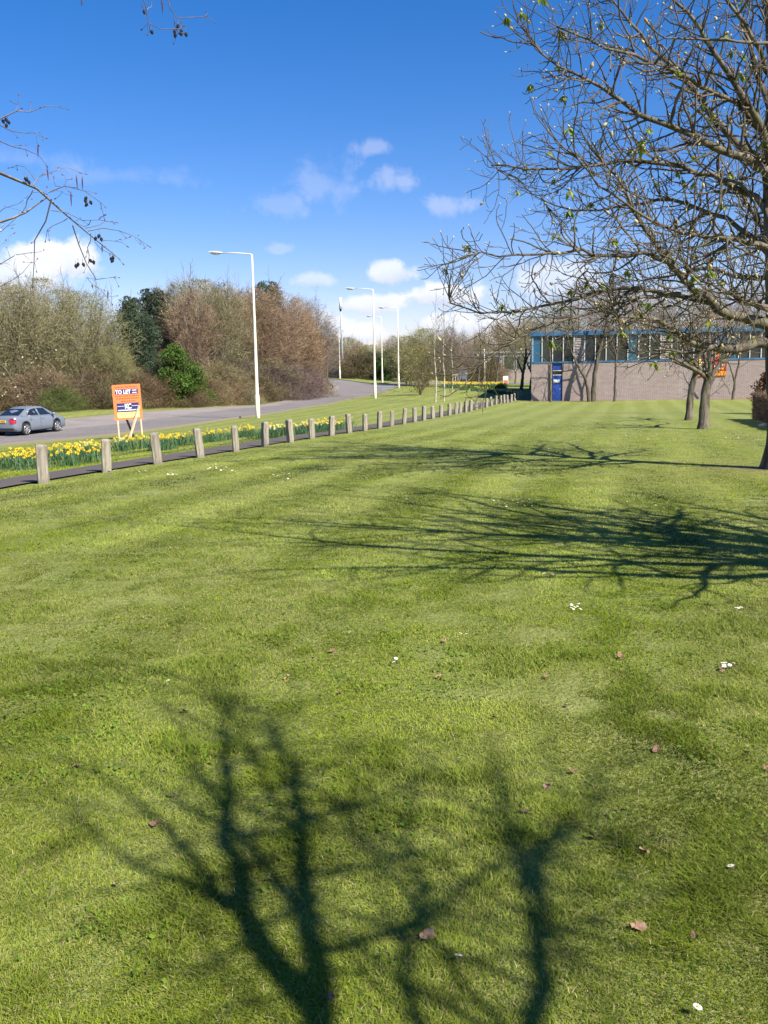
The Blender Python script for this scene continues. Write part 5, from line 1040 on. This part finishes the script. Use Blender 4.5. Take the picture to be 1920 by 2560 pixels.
# ------------------------------------------------------------------ car
M_body = mat('silver_blue_paint', (.225, .255, .295), .32, .5, .35); M_cglass = mat('car_glass', (.012, .018, .030), .06, .6); M_tyre = mat('tyre_rubber', (.018, .018, .019), .8, .3); M_rim = mat('alloy', (.55, .55, .56), .3, .6, .7); M_tail = mat('red_lens', (.50, .012, .018), .2, .6)
def car():
    v = at(66, 1093, 48.5); hd = R_(17.5); root = empty('parked_car', (0, 0, 0)); root.name = 'silver_car'; tag(root, 'silver blue saloon car driving away along the road at the left edge', 'car')
    Lc, hw = 4.38, .865; xr, xf = .83, 3.34; wr = .315
    def zbot(x):
        z = .22
        for c in (xr, xf):
            q = .375 ** 2 - (x - c) ** 2
            if q > 0: z = max(z, .315 + math.sqrt(q))
        if x < .25: z = max(z, .22 + (.25 - x) * .6)
        if x > 4.2: z = max(z, .22 + (x - 4.2) * .8)
        return z
    def ip(x, T):
        for (a, b), (c, d) in zip(T, T[1:]):
            if x <= c: u = (x - a) / (c - a); u = u * u * (3 - 2 * u) if False else u; return b + (d - b) * u
        return T[-1][1]
    deck = [(0, .70), (.04, .88), (.10, .985), (.5, 1.005), (.9, .985), (1.4, .965), (2.6, .93), (3.3, .93), (3.75, .86), (4.15, .74), (4.32, .62), (4.38, .50)]
    wid = [(0, .66), (.06, .76), (.2, .82), (.7, .855), (1.4, .865), (3.0, .865), (3.7, .85), (4.1, .78), (4.3, .66), (4.38, .52)]
    xs = sorted(set([0, .03, .06, .1, .2] + [round(.25 + k * .05, 3) for k in range(81)] + [4.3, 4.34, 4.38])); P = []; n = 0
    for x in xs:
        zb, zt, w = zbot(x), ip(x, deck), ip(x, wid); zb = min(zb, zt - .12); prof = [(0, zb), (w * .9, zb), (w * .985, zb + .04), (w, min(zt - .08, max(zb + .05, .50))), (w * .99, zt - .20 if zt - .2 > zb + .06 else zt - .06), (w * .955, zt - .05), (w * .86, zt - .005), (0, zt + .025)]
        ring = [(x, y, z) for y, z in prof] + [(x, -y, z) for y, z in reversed(prof[1:-1])]; P += ring; n = len(ring)
    Fc = [tuple(range(n)), tuple((len(xs) - 1) * n + k for k in reversed(range(n)))]
    for i in range(len(xs) - 1):
        for k in range(n): Fc.append((i * n + (k + 1) % n, i * n + k, i * n + n + k, i * n + n + (k + 1) % n))
    m = MB(); m.add(P, Fc, True)
    roof = [(.55, .99), (.8, 1.12), (1.05, 1.25), (1.35, 1.36), (1.7, 1.42), (2.1, 1.44), (2.5, 1.41), (2.75, 1.33), (3.05, 1.16), (3.3, 1.0), (3.42, .93)]
    xs2 = [.55 + k * .07 for k in range(42)]; P = []
    def gh(x):
        zr = ip(x, roof); zl = ip(x, deck) - .03; k = min(1, (zr - zl) / .45); wb = .80; wr_ = wb - .22 * k; return zl, zr, wb, wr_
    for x in xs2:
        zl, zr, wb, w2 = gh(x); prof = [(wb, zl), (wb + (w2 - wb) * .5, (zl + zr) / 2), (w2 + .02, zr - .05), (w2 - .07, zr - .008), (0, zr + .012)]; ring = [(x, y, z) for y, z in prof] + [(x, -y, z) for y, z in reversed(prof[:-1])]; P += ring; n = len(ring)
    Fc = []
    for i in range(len(xs2) - 1):
        for k in range(n - 1): Fc.append((i * n + k + 1, i * n + k, i * n + n + k, i * n + n + k + 1))
    m.add(P, Fc, True); body = m.build('body', M_body, root)
    def side(y, x, u):  # point on greenhouse side, u 0..1 height
        zl, zr, wb, w2 = gh(x); z = zl + .05 + (zr - zl - .13) * u; f = (z - zl) / max(zr - .05 - zl, .01); return (x, y * (wb + (w2 + .02 - wb) * f + .008), z)
    for y in (-1, 1):
        for nm, pts in (('rear_side_window', [(1.02, 0), (1.95, 0), (1.86, 1), (1.45, 1), (1.20, .75)]), ('front_side_window', [(2.02, 0), (3.02, 0), (2.78, .55), (2.52, 1), (1.93, 1)])):
            m = MB(); a = [side(y, x, u) for x, u in pts]; m.add(a, [tuple(range(len(a)))]); o = m.build(nm, M_cglass, root)
            m = MB(); b = a + a[:1]; m.tube(b, .012, 4, cap=False); m.build('trim', M_body, o)
        m = MB(); m.blob((2.98, y * .93, 1.0), .1, (.9, 1.1, .75), 8, 6); m.build('wing_mirror', M_body, root)
        for hx in (1.15, 2.10): m = MB(); m.box(hx, hx + .2, y * .858 - .01, y * .858 + .012, .80, .825); m.build('door_handle', M_body, root)
        m = MB(); m.box(1.98, 1.99, y * .866 - .002, y * .866 + .002, .34, .90); m.box(3.0, 3.01, y * .866 - .002, y * .866 + .002, .34, .88); m.box(1.2, 1.21, y * .866 - .002, y * .866 + .002, .70, .9); m.build('door_gap', M_dark, root)
        m = MB(); m.add([(-.012, y * .50, .92), (-.012, y * .67, .90), (.0, y * .75, .86), (.05, y * .795, .86), (.13, y * .83, .80), (.10, y * .83, .68), (-.015, y * .72, .66), (-.03, y * .52, .66)], [tuple(range(8)) if y > 0 else tuple(range(8))[::-1]]); m.build('tail_light', M_tail, root)
        m = MB(); m.add([(4.345, y * .40, .62), (4.34, y * .62, .64), (4.24, y * .72, .68), (4.25, y * .72, .58), (4.37, y * .42, .53)], [tuple(range(5))]); m.build('headlight', M_rim, root)
        for cx in (xr, xf):
            w = MB(); w.tube([(cx, y * .66, wr), (cx, y * .68, wr), (cx, y * .84, wr), (cx, y * .86, wr)], [wr - .03, wr, wr, wr - .02], 24); wo = w.build('wheel', M_tyre, root)
            w = MB(); w.tube([(cx, y * .84, wr), (cx, y * .862, wr)], [.215, .215], 20); w.build('hub_dish', M_dark, wo); w = MB()
            for s_ in range(7):
                a = s_ * 6.283 / 7; M_ = Matrix.Translation((cx, y * .868, wr)) @ Matrix.Rotation(a, 4, 'Y'); w.box(-.026, .026, -.008, .008, .0, .215, M=M_)
            w.tube([(cx, y * .862, wr), (cx, y * .88, wr)], .05, 10); w.build('rim', M_rim, wo); w = MB(); ring = [(cx + math.cos(k * .3142) * .215, y * .868, wr + math.sin(k * .3142) * .215) for k in range(21)]; w.tube(ring, .014, 5, cap=False); w.build('rim_edge', M_rim, wo)
    m = MB(); q = [(.60, -.60), (.60, .60), (1.24, .50), (1.24, -.50)]; m.add([(x, y, ip(x, roof) + .012 + .01) for x, y in q], [(0, 1, 2, 3)][::-1]); m.build('rear_window', M_cglass, root)
    m = MB(); q = [(3.32, -.68), (3.32, .68), (2.72, .52), (2.72, -.52)]; m.add([(x, y, ip(x, roof) + .03) for x, y in q], [(0, 1, 2, 3)]); m.build('windscreen', M_cglass, root)
    m = MB(); m.box(-.035, -.0, -.27, .27, .70, .82); pl = m.build('number_plate', mat('plate_yellow', (.78, .48, .03), .5, .4), root); m = MB()
    for k, yy in enumerate((-.21, -.15, -.09, -.03, .07, .13, .19)): m.box(-.038, -.0355, yy - .018, yy + .018, .725, .795)
    m.build('lettering', mat('plate_text', (.16, .11, .02), .6, .3), pl)
    m = MB(); m.box(-.03, .12, -.70, .70, .33, .42, bev=.02); m.build('lower_bumper', mat('black_trim', (.03, .03, .032), .7, .3), root); m = MB(); m.box(.3, 4.1, -.6, .6, .17, .26); m.build('underbody', M_dark, root)
    # place: near-side rear wheel (right side, local y<0) at the pixel's ground point
    fwd = Vector((math.sin(hd), math.cos(hd), 0)); left = Vector((-math.cos(hd), math.sin(hd), 0)); o = Vector((v.x, v.y, 0)) - fwd * xr + left * .78
    zr_ = G(v.x, v.y) + .035; q = Vector((v.x, v.y, 0)) + fwd * 2.51; zf_ = G(q.x, q.y) + .035; pit = math.atan2(zf_ - zr_, 2.51)
    root.location = (o.x, o.y, zr_ - math.sin(pit) * xr); root.rotation_mode = 'XYZ'; root.rotation_euler = (0, -pit, math.pi / 2 - hd)
    return root
car()

# ------------------------------------------------------------------ daffodils
M_dleaf = mat('daffodil_leaf', (.055, .125, .060), .5, .4, noise=[(4, (.085, .165, .055), .4, .6)], transl=.2); M_dy = mat('daffodil_yellow', (.85, .58, .015), .6, .3, noise=[(7, (.85, .72, .08), .4, .6)], transl=.2); M_dw = mat('daffodil_cream', (.80, .76, .42), .6, .3, transl=.2)
def daff_proto(seed, nf, white, big=1.0, rad=.30):
    r = random.Random(seed); V = []; L = []; S = []; vc = 0; lv = []
    for k in range(70):
        a = r.random() * 6.28; q = rad * math.sqrt(r.random()); x, y = math.cos(a) * q, math.sin(a) * q; h = r.uniform(.20, .36); dx, dy = r.gauss(0, .06), r.gauss(0, .06); w = .009 * big; b = r.random() * 3.14; wx, wy = math.cos(b) * w, math.sin(b) * w
        V += [(x - wx, y - wy, -.02), (x + wx, y + wy, -.02), (x + dx * .6 + wx, y + dy * .6 + wy, h * .7), (x + dx * .6 - wx, y + dy * .6 - wy, h * .7), (x + dx * 1.4, y + dy * 1.4, h)]; L += [vc, vc + 1, vc + 2, vc + 3, vc + 3, vc + 2, vc + 4]; S += [4, 3]; vc += 5
    root = empty('daffodil_clump'); link_mesh('foliage', mesh_np('foliage', V, L, S), M_dleaf, root); m = MB(); st = MB()
    for k in range(nf):
        a = r.random() * 6.28; q = rad * math.sqrt(r.random()); c = Vector((math.cos(a) * q, math.sin(a) * q, r.uniform(.30, .42))); st.tube([(c.x, c.y, 0), tuple(c)], .004, 3, cap=False)
        an = math.atan2(-1, .3) + r.gauss(0, .8); n = Vector((math.cos(an), math.sin(an), r.gauss(.1, .2))).normalized(); u = n.orthogonal().normalized(); w = n.cross(u); R0 = .040 * big
        for j in range(6):
            b = j * 1.047; d = u * math.cos(b) + w * math.sin(b); e = u * math.cos(b + .45) + w * math.sin(b + .45); f = u * math.cos(b - .45) + w * math.sin(b - .45); m.add([c, c + e * R0 * .6, c + d * R0, c + f * R0 * .6], [(0, 1, 2, 3)])
        m.tube([c, c + n * .022 * big, c + n * .034 * big], [.010 * big, .013 * big, .019 * big], 7, cap=False)
    st.build('stems', M_dleaf, root); m.build('blossoms', M_dw if white else M_dy, root); return root
DP = [daff_proto(1, 12, False, rad=.38), daff_proto(2, 8, False, rad=.36), daff_proto(3, 7, True), daff_proto(4, 4, False)]; dused = set()
def daff(k, x, y, label, group, s=1.0):
    p = DP[k]; 
    if k in dused: o = copy_tree(p)
    else: o = p; dused.add(k)
    o.location = (x, y, G(x, y)); o.rotation_euler = (0, 0, random.gauss(0, .5)); o.scale = (s,) * 3; tag(o, label, 'flowers', group); return o
rr = random.Random(5)
GD = 'daffodil clumps along the near footpath'
for i in range(52):
    s = -4.5 + 17.5 * rr.random() ** 1.15; t = 2.5 + 2.6 * rr.random() ** 1.3 + max(0, s) * .03; x, y = ST(s, t); k = 0 if rr.random() < .55 else (1 if rr.random() < .75 else (2 if rr.random() < .6 else 3))
    daff(k, x, y, 'yellow daffodil clump in the thick bed beside the near footpath' if k != 2 else 'cream daffodil clump in the thick bed beside the near footpath', GD, rr.uniform(.85, 1.1))
for i in range(16): s = 12 + 8 * rr.random(); x, y = ST(s, 3.1 + 1.3 * rr.random()); daff(rr.choice((1, 3, 3)), x, y, 'thin scattered daffodil clump past the thick bed beside the footpath', GD, rr.uniform(.75, 1.0))
for i in range(26):
    px = 636 + 275 * rr.random(); D = 30 + (px - 636) / 275 * 9 + rr.uniform(-.6, 1.6); v = at(px, 1000, D); daff(rr.choice((1, 3, 2, 3)), v.x, v.y, 'daffodil clump in the second, thinner bed behind the middle posts', 'daffodil clumps of the second bed', rr.uniform(.9, 1.15))
for i in range(64):
    px = 1108 + 150 * rr.random() ** .9; D = 116 + rr.uniform(-3, 4); v = at(px, 1000, D); daff(0 if rr.random() < .8 else 2, v.x, v.y, 'daffodil clump in the far bright band near the kerb', 'daffodil clumps of the far band', 1.7)
for i in range(26):
    px = 1150 + 150 * rr.random(); D = 86 + (1300 - px) / 150 * 22 + rr.uniform(-3, 3); v = at(px, 1000, D); daff(rr.choice((3, 2, 3)), v.x, v.y, 'sparse daffodil clump on the verge behind the far posts', 'sparse daffodils behind the far posts', 1.2)
for i in range(8): px = 985 + 45 * rr.random(); v = at(px, 1000, 150 + rr.random() * 4); daff(2, v.x, v.y, 'pale daffodil clump beyond the junction', 'pale daffodils beyond the junction', 1.5)

# ------------------------------------------------------------------ daisies and fallen leaves on the lawn
def daisy_proto():
    root = empty('daisy'); m = MB(); m.tube([(0, 0, -.01), (.002, 0, .034)], .0012, 4); m.build('stem', M_dleaf, root); m = MB()
    for j in range(16): a = j * .3927; d = Vector((math.cos(a), math.sin(a), .22)); e = Vector((-math.sin(a), math.cos(a), 0)); c = Vector((.002, 0, .034)); m.add([c, c + d * .008 + e * .0026, c + d * .0135, c + d * .008 - e * .0026], [(0, 1, 2, 3)])
    m.build('petals', M_wht, root); m = MB(); m.blob((.002, 0, .037), .0045, (1, 1, .7), 7, 4); m.build('eye', M_yel, root); return root
dz = daisy_proto(); dfirst = [True]
def daisy(x, y, lb, g, s=1.0):
    o = dz if dfirst[0] else copy_tree(dz); dfirst[0] = False; o.location = (x, y, G(x, y)); o.scale = (s,) * 3; o.rotation_euler = (rr.gauss(0, .2) + .25, rr.gauss(0, .2), rr.random() * 6.28); tag(o, lb, 'daisy', g)
for px, py, lb in [(1834, 2168, 'white daisy at the right of the near grass'), (1736, 2518, 'white daisy near the bottom right corner'), (1145, 2396, 'small white daisy beside the narrow branch shadow'), (425, 1702, 'white daisy alone at left above the branch shadows'), (986, 1646, 'larger of two white daisies at mid lawn'), (990, 1655, 'smaller of two white daisies at mid lawn')]:
    p = at0(px, py, .02); p = at0(px, py, G(p.x, p.y) + .03); daisy(p.x, p.y, lb, None, .95)
for cx, cy, n, sx, sy in [(1280, 1256, 26, 60, 8), (1370, 1436, 4, 14, 6), (1440, 1516, 7, 22, 8), (1820, 1655, 5, 30, 10), (1845, 1520, 3, 12, 3), (1810, 1665, 3, 10, 8), (560, 1172, 22, 60, 10), (430, 1187, 6, 16, 3), (1525, 1350, 4, 20, 6), (1150, 1585, 3, 20, 6), (1660, 1255, 8, 140, 14), (1400, 1120, 6, 120, 20), (1600, 1090, 14, 90, 12), (300, 1178, 16, 100, 4), (700, 1190, 8, 60, 10), (1840, 1094, 12, 40, 6)]:
    for j in range(n):
        px, py = cx + rr.gauss(0, sx * .6), cy + rr.gauss(0, sy * .6); p = at0(px, py, -.25 if py < 1300 else 0)
        for _ in range(3): p = at0(px, py, G(p.x, p.y) + .03)
        s_, t_ = st_of(p.x, p.y)
        if p.y < 45 and not (.1 < t_ < 1.7): daisy(p.x, p.y, 'tiny white daisy in one of the scattered patches on the lawn', 'daisies scattered over the lawn', rr.uniform(.7, .95) if p.y < 12 else 1.4)
M_dead = mat('dead_leaf', (.185, .095, .055), .7, .3, noise=[(40, (.28, .17, .10), .4, .6)]); M_dead2 = mat('dead_leaf_pale', (.33, .22, .13), .7, .3, noise=[(40, (.24, .13, .08), .4, .6)])
def leaf_proto(seed, mt):
    r = random.Random(seed); m = MB(); n = 12; P = [(0, 0, .010)]
    for k in range(n): a = 6.283 * k / n; q = .026 * (1 + .35 * math.cos(a)) * r.uniform(.75, 1.15); P.append((math.cos(a) * q * 1.3, math.sin(a) * q * .8, .012 + r.uniform(-.004, .014)))
    m.add(P, [(0, k + 1, (k + 1) % n + 1) for k in range(n)]); m.tube([(-.03, 0, .012), (-.06, .008, .006)], .0012, 3); return m.build('fallen_leaf', mt)
LP = [leaf_proto(k, M_dead if k % 2 == 0 else M_dead2) for k in range(4)]; lfirst = [True] * 4
LV = [(712, 1530), (333, 1595), (1433, 1925), (1485, 2090), (392, 2058), (850, 1730), (430, 1985), (1370, 1962), (1230, 1790), (1095, 1690), (1365, 1690), (1590, 2310), (1740, 2340), (1612, 2126), (1310, 2025), (195, 1912), (455, 1775), (720, 1690), (328, 1352), (790, 1200), (1650, 1575), (1805, 1672), (1915, 1915), (1870, 1880), (1645, 1868), (520, 1745), (950, 1375), (1420, 1760), (835, 1625), (290, 2205), (835, 2485), (1060, 2330), (1590, 1780), (440, 1600), (1110, 1600), (1270, 1645), (1550, 1640), (1040, 1215)]
for i, (px, py) in enumerate(LV):
    p = at0(px, py, .0); p = at0(px, py, G(p.x, p.y) + .02); k = i % 4; o = LP[k] if lfirst[k] else LP[k].copy()
    if lfirst[k]: lfirst[k] = False
    else: C.objects.link(o)
    o.location = (p.x, p.y, G(p.x, p.y) + .010); o.rotation_euler = (rr.gauss(0, .35), rr.gauss(0, .35), rr.random() * 6.28); o.scale = (rr.uniform(.4, .72),) * 3; tag(o, 'curled brown dead leaf lying on the mown lawn' if k % 2 == 0 else 'pale tan dead leaf lying on the mown lawn', 'leaf', 'dead leaves scattered over the lawn')
# scraps of white litter under the hedge
p = gp(1905, 1068, 35.5); m = MB(); m.blob((0, 0, .06), .12, (1.3, .7, .6), 8, 5, .3, 4); o = m.build('litter_bag', M_white); o.location = p; tag(o, 'crumpled white litter bag at the foot of the hedge', 'litter')
print('OBJECTS', len(bpy.data.objects))
